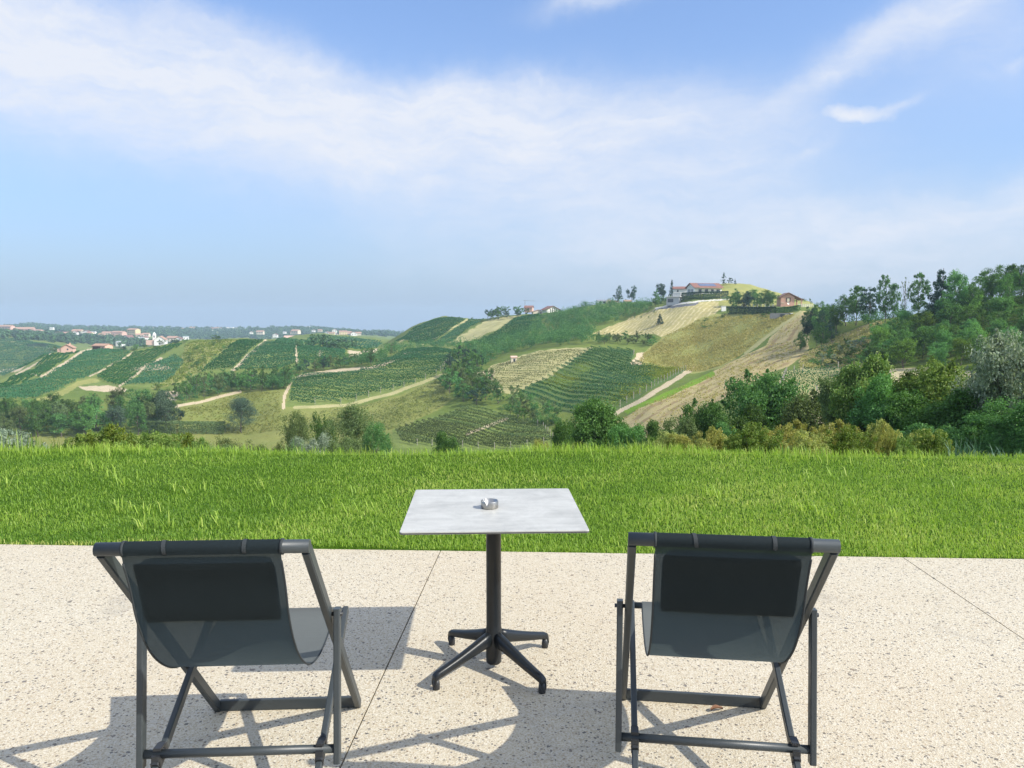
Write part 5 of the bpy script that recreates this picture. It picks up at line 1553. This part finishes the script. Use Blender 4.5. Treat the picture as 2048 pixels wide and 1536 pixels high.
# white villa with solar roof
r, w, k = place('villa', 1376, 1440, 590, 'long white villa with red roof and solar panels on the hilltop', 'house', R(13), d=452)
vw = 17.0
gable_house(r, vw, 10.5, 4.3, 2.4, M_WHITE, M_TILE, 'x', 0.9, [('f', -5.2, 1.9, 1.9, 2.6), ('f', -1.2, 2.0, 2.0, 2.4), ('f', 2.6, 2.1, 1.6, 2.2), ('f', 6.2, 2.1, 2.2, 2.0), ('l', -2.6, 2.3, 0.9, 2.0), ('l', -0.7, 2.3, 0.9, 2.0), ('l', 1.2, 2.3, 0.9, 2.0), ('l', 3.0, 2.3, 0.9, 2.0)], solar=True)
MB().box((0.6, -6.3, 3.95), (14.6, 1.8, 0.18)).build('canopy', M_TILEP, r)
r, w, k = place('house', 1346, 1374, 588, 'small white house with brown roof tucked behind the villa on its left', 'house', R(-10), d=470)
gable_house(r, 8.0, 7, 3.0, 1.3, M_WHITE, M_TILE, 'x', 0.5, [('f', -1.5, 1.7, 0.9, 1.2)])
r, w, k = place('house', 1333, 1364, 607, 'low grey house with flat roof terrace below the villa hedge', 'house', R(-28), d=440)
mb = MB().box((0, 0, 1.2), (7.4, 6.2, 4.8))
mb.build('wall', M_GREYP, r)
rf = MB().box((0, 0, 3.75), (9.2, 7.6, 0.3)).build('roof', M_WHITE, r)
MB().box((-1.3, -3.12, 1.6), (3.2, 0.1, 1.9)).build('window', M_DARK, r)
rl = MB()
for sx in np.linspace(-3.0, 4.2, 7):
    rl.bar((sx, -3.3, 3.9), (sx, -3.3, 5.0), 0.1, 0.1)
rl.bar((-3.0, -3.3, 5.0), (4.2, -3.3, 5.0), 0.12, 0.12).bar((-3.0, -3.3, 4.4), (4.2, -3.3, 4.4), 0.06, 0.06)
rl.build('railing', M_WHITE, rf)
MB().box((1.6, 0.6, 4.9), (4.6, 3.6, 2.1)).build('penthouse', M_GREYP, rf)

# pink house with a porch roof
r, w, k = place('house', 1549, 1592, 614, 'pink house with a gabled front and a long porch roof on its right', 'house', R(-6), d=400)
hw_ = 3.4
wb = MB()
wb.add([(-hw_, -4.5, -1.2), (hw_, -4.5, -1.2), (hw_, 4.5, -1.2), (-hw_, 4.5, -1.2), (-hw_, -4.5, 5.0), (hw_, -4.5, 5.0), (hw_, 4.5, 5.0), (-hw_, 4.5, 5.0), (0.4, -4.5, 7.0), (0.4, 4.5, 7.0)], [(0, 1, 5, 8, 4), (2, 3, 7, 9, 6), (1, 2, 6, 5), (3, 0, 4, 7)])
wb.build('wall', M_PINK, r)
rb = MB()
for x0, z0, x1, z1 in ((-hw_ - 0.9, 4.45, 0.4, 7.05), (0.4, 7.05, hw_ + 4.4, 3.35)):
    rb.add([(x0, -5.3, z0), (x1, -5.3, z1), (x1, 5.3, z1), (x0, 5.3, z0), (x0, -5.3, z0 + 0.28), (x1, -5.3, z1 + 0.28), (x1, 5.3, z1 + 0.28), (x0, 5.3, z0 + 0.28)], [(0, 1, 2, 3), (4, 5, 6, 7), (0, 1, 5, 4), (3, 2, 6, 7), (0, 3, 7, 4), (1, 2, 6, 5)])
rb.build('roof', M_TILE, r)
wn = MB().box((0.3, -4.53, 3.6), (2.3, 0.1, 2.2)).build('window', M_WOODD, r)
MB().box((0.3, -4.6, 3.5), (1.2, 0.06, 1.8)).build('shutter', M_CREAM, wn)
MB().box((-2.4, -4.6, 2.0), (1.6, 0.12, 0.3)).build('awning', M_CREAM, r)
sd = MB().lathe([(0.0, 0.05), (0.55, 0.3), (0.6, 0.34)], (0, 0, 0), 20).build('satellite_dish', M_WHITE, r)
sd.location = (0.3, -5.0, 1.6)
sd.rotation_euler = (R(70), 0, 0)
for yy in (-4.6, 4.4):
    MB().bar((hw_ + 3.4, yy, -1), (hw_ + 3.4, yy, 3.9), 0.6, 0.6).build('porch_post', M_PINK, r)
MB().box((hw_ + 0.06, 0, 1.6), (0.1, 3.2, 3.0)).build('door', M_WOODD, r)

# ridge houses
r, w, k = place('house', 1086, 1116, 628, 'chalet like house with dark gable timbers on the ridge', 'house', R(22), d=615)
gable_house(r, 11.0, 9.5, 3.6, 2.6, M_WHITE, M_TILE, 'y', 1.1, [('f', -2.2, 2.4, 0.7, 3.4), ('f', -0.6, 2.6, 0.7, 4.0), ('f', 1.0, 2.6, 0.7, 4.0), ('f', 2.6, 2.4, 0.7, 3.4)])
r, w, k = place('house', 1063, 1088, 630, 'low pale building with sloping roof left of the chalet', 'house', R(8), d=622)
gable_house(r, 8.8, 8, 2.6, 1.4, M_CREAM, M_TILEP, 'y', 0.5, [('f', 1.8, 1.4, 1.2, 1.4)])
r, w, k = place('house', 1050, 1066, 622, 'small house with brown roof half hidden behind the ridge trees', 'house', R(-12), d=640)
gable_house(r, 6.5, 6, 2.8, 1.5, M_PALEPINK, M_TILE, 'x', 0.5, [('f', 0, 1.6, 1.0, 1.2)])
r, w, k = place('greenhouse', 1194, 1212, 608, 'long pale glass shed at the left of the skyline sheds', 'shed', R(6), d=598)
gable_house(r, 7.4, 5, 2.2, 1.0, simple('milky_glass', (0.5, 0.6, 0.58), 0.3, 0, 0.1, 1), M_METAL, 'x', 0.2, [('f', -1.5, 1.2, 1.6, 1.2), ('f', 1.5, 1.2, 1.6, 1.2)])
r, w, k = place('house', 1212, 1222, 608, 'cream house between the glass shed and the thin tree', 'house', R(4), d=596)
gable_house(r, 4.2, 5, 2.6, 1.0, M_CREAM, M_GREYP, 'y', 0.3, [('f', 0, 1.4, 0.9, 1.2)])
r, w, k = place('shed', 1221, 1236, 608, 'low brown roofed shed at the foot of the thin tree', 'shed', R(-4), d=594)
gable_house(r, 6.2, 5, 1.5, 0.9, M_CREAM, M_TILE, 'x', 0.4, [('f', 0, 0.8, 1.2, 0.9)])
r, w, k = place('shed', 1247, 1262, 607, 'little cream shed half hidden below the full dark tree', 'shed', R(10), d=585)
gable_house(r, 5.0, 4.5, 1.6, 0.9, M_CREAM, M_TILEP, 'x', 0.4, [('f', 0.6, 0.8, 0.8, 0.9)])
r, w, k = place('hut', 1022, 1033, 724, 'tiny pink roofed hut at the edge of the pale field', 'hut', R(8))
gable_house(r, 2.4, 2.4, 2.1, 0.45, M_CREAM, M_PALEPINK, 'x', 0.25, [('f', 0.1, 0.9, 0.8, 1.3)])
# crane
X_, Y_, Z_ = (slope(1050, 615)[0] * 650, 650, H + slope(1050, 616)[1] * 650)
cr_ = empty('crane', (X_, Y_, Z_ - 3))
MB().bar((0, 0, 0), (0, 0, 9.6), 0.32, 0.32).build('tower', M_METAL, cr_)
MB().bar((-1.8, 0, 9.3), (8.5, 0, 8.9), 0.22, 0.22, (0, 1, 0)).build('jib', M_METAL, cr_)
tag(cr_, 'thin building crane on the ridge left of the chalet', 'crane')

# farmhouses on the left crest
r, w, k = place('farmhouse', 188, 223, 702.5, 'pink farmhouse with a dark open shed front on the left crest', 'house', R(-14), d=538)
gable_house(r, 10.5, 7.5, 4.0, 1.2, M_PALEPINK, M_TILEP, 'x', 0.5, [('f', 3.6, 2.4, 0.8, 1.0)])
MB().box((-1.6, -3.85, 1.7), (6.2, 0.3, 3.2)).build('shed_front', M_WOODD, r)
MB().box((-3.2, -4.3, 3.55), (8.5, 1.4, 0.2)).build('porch_roof', M_TILE, r)
r, w, k = place('farmhouse', 121, 153, 703, 'gabled pink farmhouse with terracotta roof left of the dark shed', 'house', R(16), d=545)
gable_house(r, 7.6, 8.0, 2.8, 2.3, M_PALEPINK, M_TILEP, 'y', 0.6, [('f', 0.5, 1.7, 0.9, 1.2)], chimney=(0.8, 1.5))
MB().box((-4.6, -1.0, 0.9), (3.2, 4.4, 2.2)).build('lean_to', M_PALEPINK, r)

# church
r, w, k = place('church', 306, 338, 689, 'white village church with a slim bell tower', 'church', R(14), d=1150)
gable_house(r, 15, 20, 7.5, 5.0, M_WHITE, M_TILEP, 'y', 0.8, [('f', 0, 6.5, 1.8, 2.4), ('f', 0, 1.6, 2.2, 3.2)])
tw = MB().box((-9.5, 4, 6.0), (4.2, 4.2, 17)).build('bell_tower', M_WHITE, r)
MB().lathe([(2.9, 14.5), (2.2, 15.6), (0.1, 18.5), (0, 18.6)], (-9.5, 4, 0), 4).build('spire', M_WHITE, tw)
MB().box((-9.5, 1.85, 11.8), (1.5, 0.2, 3.0)).build('bell_opening', M_DARK, tw)
MB().box((-13, -3, 3), (12, 9, 7)).build('annex', M_PALEPINK, r)

# distant town: a few kinds of house, copied
def town_house(kind):
    r_ = empty('house')
    if kind == 0:
        gable_house(r_, 16, 11, 5.5, 2.6, M_CREAM, M_TILEP, 'x', 0.8, [('f', -5, 3, 1.6, 1.8), ('f', 0, 3, 1.6, 1.8), ('f', 5, 3, 1.6, 1.8)], roof_t=0.4)
    elif kind == 1:
        gable_house(r_, 12, 12, 6.0, 3.0, M_WHITE, M_TILE, 'y', 0.8, [('f', -2.8, 3.4, 1.6, 1.8), ('f', 2.8, 3.4, 1.6, 1.8)], roof_t=0.4)
    elif kind == 2:
        gable_house(r_, 30, 12, 5.5, 2.8, M_PALEPINK, M_TILEP, 'x', 0.8, [('f', u, 3, 1.8, 1.8) for u in (-11, -4, 4, 11)], roof_t=0.4)
    elif kind == 3:
        gable_house(r_, 22, 13, 11, 2.6, M_YELLOWP, M_TILEP, 'x', 0.8, [('f', u, z, 1.8, 2.0) for u in (-7, 0, 7) for z in (3, 7.5)], roof_t=0.4)
    else:
        gable_house(r_, 12, 10, 6.5, 1.2, M_WHITE, M_GREYP, 'x', 0.3, [('f', -3, 3.5, 1.6, 1.8), ('f', 3, 3.5, 1.6, 1.8)], roof_t=0.4)
    return r_


KH = {}
# (column, foot row, kind, distance, stretch)
G_T = 'houses of the distant hill town'
TOWN = [(14, 658, 2, 1650, 1.0), (50, 664, 2, 1640, 1.2), (74, 667, 2, 1620, 1.0), (108, 672, 0, 1600, 1.0), (122, 672, 2, 1600, 1.0), (140, 671, 2, 1610, 0.9), (156, 668, 0, 1640, 1.2), (180, 676, 0, 1580, 1.0), (202, 676, 0, 1580, 1.1), (214, 671, 0, 1620, 1.0),
        (258, 682, 1, 1450, 1.2), (282, 684, 4, 1420, 1.1), (290, 680, 1, 1450, 0.8), (241, 691, 4, 1250, 0.9), (346, 682, 0, 1450, 1.1), (358, 684, 1, 1430, 1.0), (372, 680, 4, 1500, 0.9), (300, 688, 0, 1330, 0.9), (104, 659, 4, 1900, 0.7),
        (322, 659, 0, 2600, 1.0), (362, 660, 2, 2600, 0.8), (394, 660, 1, 2600, 1.0), (440, 662, 0, 2600, 1.2), (462, 661, 4, 2600, 1.4), (410, 661, 0, 2600, 0.9), (178, 656, 1, 2600, 0.8), (88, 654, 4, 2600, 0.7),
        (521, 668, 0, 2000, 1.1), (551, 674, 1, 1800, 0.9), (592, 667, 0, 1900, 1.2), (664, 671, 3, 1650, 0.55), (686, 671, 3, 1650, 0.75), (695, 667, 2, 1720, 0.6), (707, 672, 1, 1650, 1.0), (716, 670, 0, 1680, 0.8), (616, 657, 4, 2550, 0.9), (640, 663, 0, 2100, 0.7), (740, 668, 4, 2400, 1.0)]
rt = random.Random(5)
for _ in range(14):
    x_ = rt.uniform(150, 300)
    TOWN.append((x_, 668 + rt.uniform(-2, 14) * (x_ > 190) + rt.uniform(0, 3), rt.choice([0, 1, 4, 0]), rt.uniform(1450, 1600), rt.uniform(0.6, 1.0)))
for _ in range(16):
    TOWN.append((rt.uniform(290, 500), 659 + rt.uniform(-1, 3), rt.choice([0, 1, 4]), 2560, rt.uniform(0.7, 1.2)))
for _ in range(10):
    TOWN.append((rt.uniform(500, 740), 666 + rt.uniform(-4, 6), rt.choice([0, 1, 4]), rt.uniform(1700, 2100), rt.uniform(0.5, 0.9)))
for x_, yb, kd, d_, sc in TOWN:
    s, e = slope(x_, yb)
    if kd not in KH:
        r_ = KH[kd] = town_house(kd)
    else:
        r_ = copy_tree(KH[kd])
    r_.location = (s * d_, d_, H + e * d_)
    r_.rotation_euler = (0, 0, R(random.uniform(-25, 25)))
    r_.scale = (sc, sc, sc)
    tag(r_, {0: 'cream house with pale tiled roof in the distant hill town', 1: 'white gabled house in the distant hill town', 2: 'long pinkish building with tiled roof in the distant hill town', 3: 'yellow block of flats in the right hand distant village', 4: 'white flat roofed house in the distant hill town'}[kd], 'house', {0: 'cream town houses', 1: 'white gabled town houses', 2: 'long pinkish town buildings', 3: 'yellow village blocks', 4: 'white flat town houses'}[kd])
r, w, k = place('house', 226, 250, 674, 'big plain salmon building at the middle of the left town', 'house', R(-6), d=1500)
gable_house(r, 23, 16, 9, 2.5, M_PALEPINK, M_TILEP, 'x', 0.6, [('f', -6, 5, 1.5, 1.8), ('f', 6, 5, 1.5, 1.8)])
r, w, k = place('apartment_building', 257, 279, 672, 'yellow apartment building on top of the left town', 'building', R(-18), d=1560)
gable_house(r, 21, 14, 13, 2.4, M_YELLOWP, M_TILEP, 'x', 0.8, [('f', u, z, 1.6, 1.9) for u in (-7, -2.4, 2.4, 7) for z in (3, 7, 11)])
r, w, k = place('house', 568, 592, 681, 'pink roofed house just behind the rounded vineyard hill', 'house', R(-8), d=1000)
gable_house(r, 14, 9, 3.6, 2.6, M_WHITE, M_PALEPINK, 'x', 0.5, [('f', -4, 1.8, 1.2, 1.4), ('f', 0, 1.8, 1.2, 1.4), ('f', 4, 1.8, 1.2, 1.4)])

# ------------------------------------------------------------------ far woodland: nobody could count these trees
M_FAR = foliage('far_tree_foliage', (0.035, 0.08, 0.038), (0.08, 0.15, 0.06), objvar=0.0, trans=0.15)


def far_wood(rows, n, size, hgt, label, mind=850):
    C = []
    while len(C) < n:
        x_ = random.uniform(rows[0][0][0], rows[0][-1][0])
        ya = np.interp(x_, [p[0] for p in rows[0]], [p[1] for p in rows[0]])
        yb = np.interp(x_, [p[0] for p in rows[1]], [p[1] for p in rows[1]])
        y_ = random.uniform(ya, yb)
        X_, Y_, Z_ = hit(x_, y_)
        if Y_ < mind:
            continue
        C.append((X_ + random.uniform(-12, 12), Y_ + random.uniform(-30, 30), Z_))
    C = np.array(C)
    C[:, 2] = ground_z(C[:, 0], C[:, 1])
    m = 34
    hs = rng.uniform(0.55, 1.25, n) * hgt
    d_ = rng.normal(size=(n * m, 3))
    d_ /= np.linalg.norm(d_, axis=1)[:, None]
    ii = np.repeat(np.arange(n), m)
    P = C[ii] + d_ * np.stack([hs * 0.52, hs * 0.52, hs * 0.5], -1)[ii] * rng.uniform(0.7, 1.05, n * m)[:, None]
    P[:, 2] += hs[ii] * 0.5
    V, q = leaf_quads(P, d_ + rng.normal(0, 0.3, d_.shape), size, 77)
    rn_ = (rng.uniform(0.2, 0.7, n)[ii] + rng.normal(0, 0.12, n * m)).clip(0, 1)
    o_ = link('far_woodland', mesh_np('far_woodland', V, [q], False, {'rnd': np.repeat(rn_, 4)}), M_FAR)
    tag(o_, label, 'woodland', kind='stuff')


far_wood([[(-150, 652), (0, 654), (60, 649), (120, 654), (330, 658), (520, 658), (620, 657), (700, 663), (790, 666), (1000, 671)], [(-150, 672), (0, 664), (60, 664), (120, 664), (330, 676), (520, 684), (620, 668), (700, 670), (790, 680), (1000, 676)]], 2600, 5.5, 9, 'hazy woods along the farthest ridge and around its houses', 1900)
far_wood([[(-150, 668), (0, 666), (100, 672), (250, 680), (380, 684)], [(-150, 682), (0, 676), (100, 684), (250, 694), (380, 690)]], 520, 5.5, 10, 'hazy woods on the slope between the left town and the vineyards')
far_wood([[(640, 690), (688, 690)], [(640, 696), (688, 696)]], 26, 2.2, 6, 'dark hedge of trees below the far rounded vineyard', 300)

def wood_mass(poly, n, hr, label):
    W = np.array([hit(*p)[:2] for p in poly])
    lo, hi = W.min(0), W.max(0)
    C = np.zeros((0, 2))
    while len(C) < n:
        q_ = rng.uniform(lo, hi, (n * 2, 2))
        C = np.concatenate([C, q_[inside([tuple(w) for w in W], q_[:, 0], q_[:, 1])]])
    C = C[:n]
    g = ground_z(C[:, 0], C[:, 1])
    hs = rng.uniform(hr[0], hr[1], n)
    wd_ = hs * rng.uniform(0.38, 0.55, n)
    sub_n, m = 9, 16
    ii = np.repeat(np.arange(n), sub_n)
    d0 = rng.normal(size=(n * sub_n, 3))
    d0 /= np.linalg.norm(d0, axis=1)[:, None]
    cc = np.stack([C[ii, 0], C[ii, 1], g[ii] + hs[ii] * 0.56], -1) + d0 * np.stack([wd_, wd_, hs * 0.40], -1)[ii] * rng.uniform(0.4, 0.85, n * sub_n)[:, None]
    jj = np.repeat(np.arange(n * sub_n), m)
    d1 = rng.normal(size=(len(jj), 3))
    d1 /= np.linalg.norm(d1, axis=1)[:, None]
    P = cc[jj] + d1 * (hs[ii][jj] * 0.16 * rng.uniform(0.5, 1.1, len(jj)))[:, None]
    V, q = leaf_quads(P, d1 * 0.7 + np.array([0, 0, 0.4]) + rng.normal(0, 0.4, d1.shape), hs.mean() * 0.085, 99)
    rn_ = (rng.uniform(0.15, 0.75, n)[ii][jj] + rng.normal(0, 0.15, len(jj))).clip(0, 1)
    o_ = link('woodland', mesh_np('woodland', V, [q], False, {'rnd': np.repeat(rn_, 4)}), M_WOODS)
    tag(o_, label, 'woodland', kind='stuff')


M_WOODS = foliage('woodland_leaves', (0.05, 0.128, 0.052), (0.11, 0.235, 0.085), (0.19, 0.31, 0.105), objvar=0.0)
for w_ in WOODS:
    wood_mass(*w_)

# ------------------------------------------------------------------ air
hz, nt, out = new_mat('valley_haze')
pv = nd(nt, 'ShaderNodeVolumePrincipled', {'Color': (0.62, 0.80, 0.96), 'Density': 0.00019, 'Anisotropy': 0.0})
nt.links.new(pv.outputs[0], out.inputs['Volume'])
zmin = float(ZZ.min()) - 1.0
mb = MB()
mb.box((0, 1750, (zmin + 48) / 2), (9000, 3660, 48 - zmin))
o = mb.build('haze', hz)
tag(o, 'thin blue summer haze over the valley', 'haze', kind='stuff')

# ------------------------------------------------------------------ light and sky
SUNV = Vector((0.857, -0.36, 0.77)).normalized()
EL = math.asin(SUNV.z)
AZ = math.atan2(SUNV.x, SUNV.y)
sd_ = bpy.data.lights.new('sun', 'SUN')
sd_.energy = 4.1
sd_.angle = R(0.55)
sd_.color = (1.0, 0.945, 0.835)
so = bpy.data.objects.new('sun', sd_)
COL.objects.link(so)
so.location = (20, -10, 30)
so.rotation_euler = (-SUNV).to_track_quat('-Z', 'Y').to_euler()

world = bpy.data.worlds.new('World')
scene.world = world
world.use_nodes = True
nt = world.node_tree
nt.nodes.clear()
wout = nt.nodes.new('ShaderNodeOutputWorld')
sky = nt.nodes.new('ShaderNodeTexSky')
sky.sky_type = 'NISHITA'
sky.sun_disc = False
sky.sun_elevation = EL
sky.sun_rotation = AZ
sky.altitude = 200
sky.air_density = 1.0
sky.dust_density = 1.6
sky.ozone_density = 2.0
tc = nt.nodes.new('ShaderNodeTexCoord').outputs['Generated']
n_w = nd(nt, 'ShaderNodeTexNoise', {'Vector': tc, 'Scale': 6.0, 'Detail': 8.0, 'Roughness': 0.62})
sub = nd(nt, 'ShaderNodeVectorMath', {0: n_w.outputs['Color'], 1: (0.5, 0.5, 0.5)}, operation='SUBTRACT')
scl = nd(nt, 'ShaderNodeVectorMath', {0: sub.outputs[0]}, operation='SCALE')
scl.inputs['Scale'].default_value = 0.085
wd = nd(nt, 'ShaderNodeVectorMath', {0: tc, 1: scl.outputs[0]}, operation='ADD').outputs[0]
sx = nd(nt, 'ShaderNodeSeparateXYZ', {0: wd})
az = math_(nt, 'ARCTAN2', sx.outputs[0], sx.outputs[1])
el = math_(nt, 'ARCSINE', sx.outputs[2])
so_ = nd(nt, 'ShaderNodeSeparateXYZ', {0: tc})
el0 = math_(nt, 'ARCSINE', so_.outputs[2])


def blob(x, y, rx, ry, rot, amp, sharp=1.0):
    """one soft patch of cloud, given by where it stands in the sky"""
    a, b, c = ray(x, y)
    a0, e0 = math.atan2(a, b), math.asin(c / math.sqrt(a * a + b * b + c * c))
    k = 1 / F * 0.96
    co, si = math.cos(R(rot)), math.sin(R(rot))
    du, dv = math_(nt, 'SUBTRACT', az, a0), math_(nt, 'SUBTRACT', el, e0)
    p = math_(nt, 'MULTIPLY_ADD', du, co / (rx * k), math_(nt, 'MULTIPLY', dv, si / (rx * k)))
    q = math_(nt, 'MULTIPLY_ADD', du, -si / (ry * k), math_(nt, 'MULTIPLY', dv, co / (ry * k)))
    r2 = math_(nt, 'ADD', math_(nt, 'MULTIPLY', p, p), math_(nt, 'MULTIPLY', q, q))
    if sharp != 1.0:
        r2 = math_(nt, 'POWER', r2, sharp)
    return math_(nt, 'MULTIPLY', math_(nt, 'EXPONENT', math_(nt, 'MULTIPLY', r2, -1.0)), amp)


tot = None
for b_ in [(60, 90, 500, 130, -8, 1.0, 2.2), (560, 190, 360, 100, -17, 1.0, 2.4), (980, 245, 340, 92, -3, 1.0, 2.2), (1330, 240, 260, 70, -4, 0.62), (1150, 350, 420, 110, 0, 0.55), (760, 300, 420, 110, -8, 0.5), (1420, 340, 170, 32, 14, 0.4), (1440, 385, 120, 20, 8, 0.42),
           (1720, 110, 190, 27, 33, 0.72), (1870, 30, 190, 38, 25, 0.7), (2000, 90, 150, 80, 10, 0.38), (1712, 243, 62, 17, -4, 0.95, 1.6), (1790, 230, 40, 9, 22, 0.5), (1600, 318, 46, 9, 20, 0.4), (2014, 130, 14, 8, 0, 0.5), (1180, 2, 90, 20, 10, 0.6),
           (1900, 420, 360, 44, 8, 0.62), (1560, 425, 130, 22, 0, 0.5), (1750, 500, 560, 90, 2, 0.55), (1250, 480, 420, 110, -3, 0.42), (300, 260, 520, 90, -4, 0.35)]:
    g = blob(*b_)
    tot = g if tot is None else math_(nt, 'MAXIMUM', tot, g) if b_[5] > 0.9 else math_(nt, 'ADD', tot, math_(nt, 'MULTIPLY', g, math_(nt, 'SUBTRACT', 1.0, tot, clamp=True)))
mp = nd(nt, 'ShaderNodeMapping', {'Vector': wd, 'Scale': (1.0, 1.0, 3.2), 'Rotation': (0, R(14), 0)})
streak = noise(nt, mp.outputs[0], 7.0, 8, 0.62)
mp2 = nd(nt, 'ShaderNodeMapping', {'Vector': wd, 'Scale': (1.0, 1.0, 5.0), 'Rotation': (0, R(-24), 0)})
fib = noise(nt, mp2.outputs[0], 16.0, 9, 0.7, 0.4)
streak = math_(nt, 'MULTIPLY_ADD', fib, 0.34, math_(nt, 'MULTIPLY', streak, 0.7))
mod = ramp(nt, streak, [(0.38, 0.60), (0.63, 1.12)])
cl_m = math_(nt, 'MULTIPLY', tot, mod, clamp=True)
# thin whitening towards the horizon, as summer haze does
hzn = math_(nt, 'MULTIPLY', math_(nt, 'EXPONENT', math_(nt, 'MULTIPLY', math_(nt, 'MAXIMUM', el0, 0.0), -3.5)), 0.90)
STR = 0.12
skc = mixc(nt, 1.0, sky.outputs[0], (0.91, 1.09, 1.37), 'MULTIPLY')
skc = mixc(nt, hzn, skc, (2.25, 2.95, 3.95))
skc = mixc(nt, cl_m, skc, (4.5, 4.75, 5.3))
# broken bright cloud added overhead and behind the viewer, unseen, to lift shadow fill
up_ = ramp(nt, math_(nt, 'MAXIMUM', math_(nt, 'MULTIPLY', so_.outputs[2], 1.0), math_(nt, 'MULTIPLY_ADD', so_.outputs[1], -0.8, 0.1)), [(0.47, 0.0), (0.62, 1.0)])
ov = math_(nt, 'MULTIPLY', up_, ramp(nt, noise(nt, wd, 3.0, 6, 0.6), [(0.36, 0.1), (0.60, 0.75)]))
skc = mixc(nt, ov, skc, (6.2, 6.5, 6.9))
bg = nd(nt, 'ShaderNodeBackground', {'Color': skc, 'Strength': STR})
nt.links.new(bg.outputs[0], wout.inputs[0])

# ------------------------------------------------------------------ render settings
vs_ = scene.view_settings
vs_.view_transform = 'Standard'
vs_.look = 'None'
vs_.exposure = 0.6
vs_.gamma = 1.0
vs_.use_curve_mapping = False
cy = scene.cycles
cy.use_denoising = True
cy.max_bounces = 8
cy.diffuse_bounces = 3
cy.glossy_bounces = 3
cy.transmission_bounces = 4
cy.transparent_max_bounces = 12
cy.volume_bounces = 0
cy.use_adaptive_sampling = True
cy.adaptive_threshold = 0.015
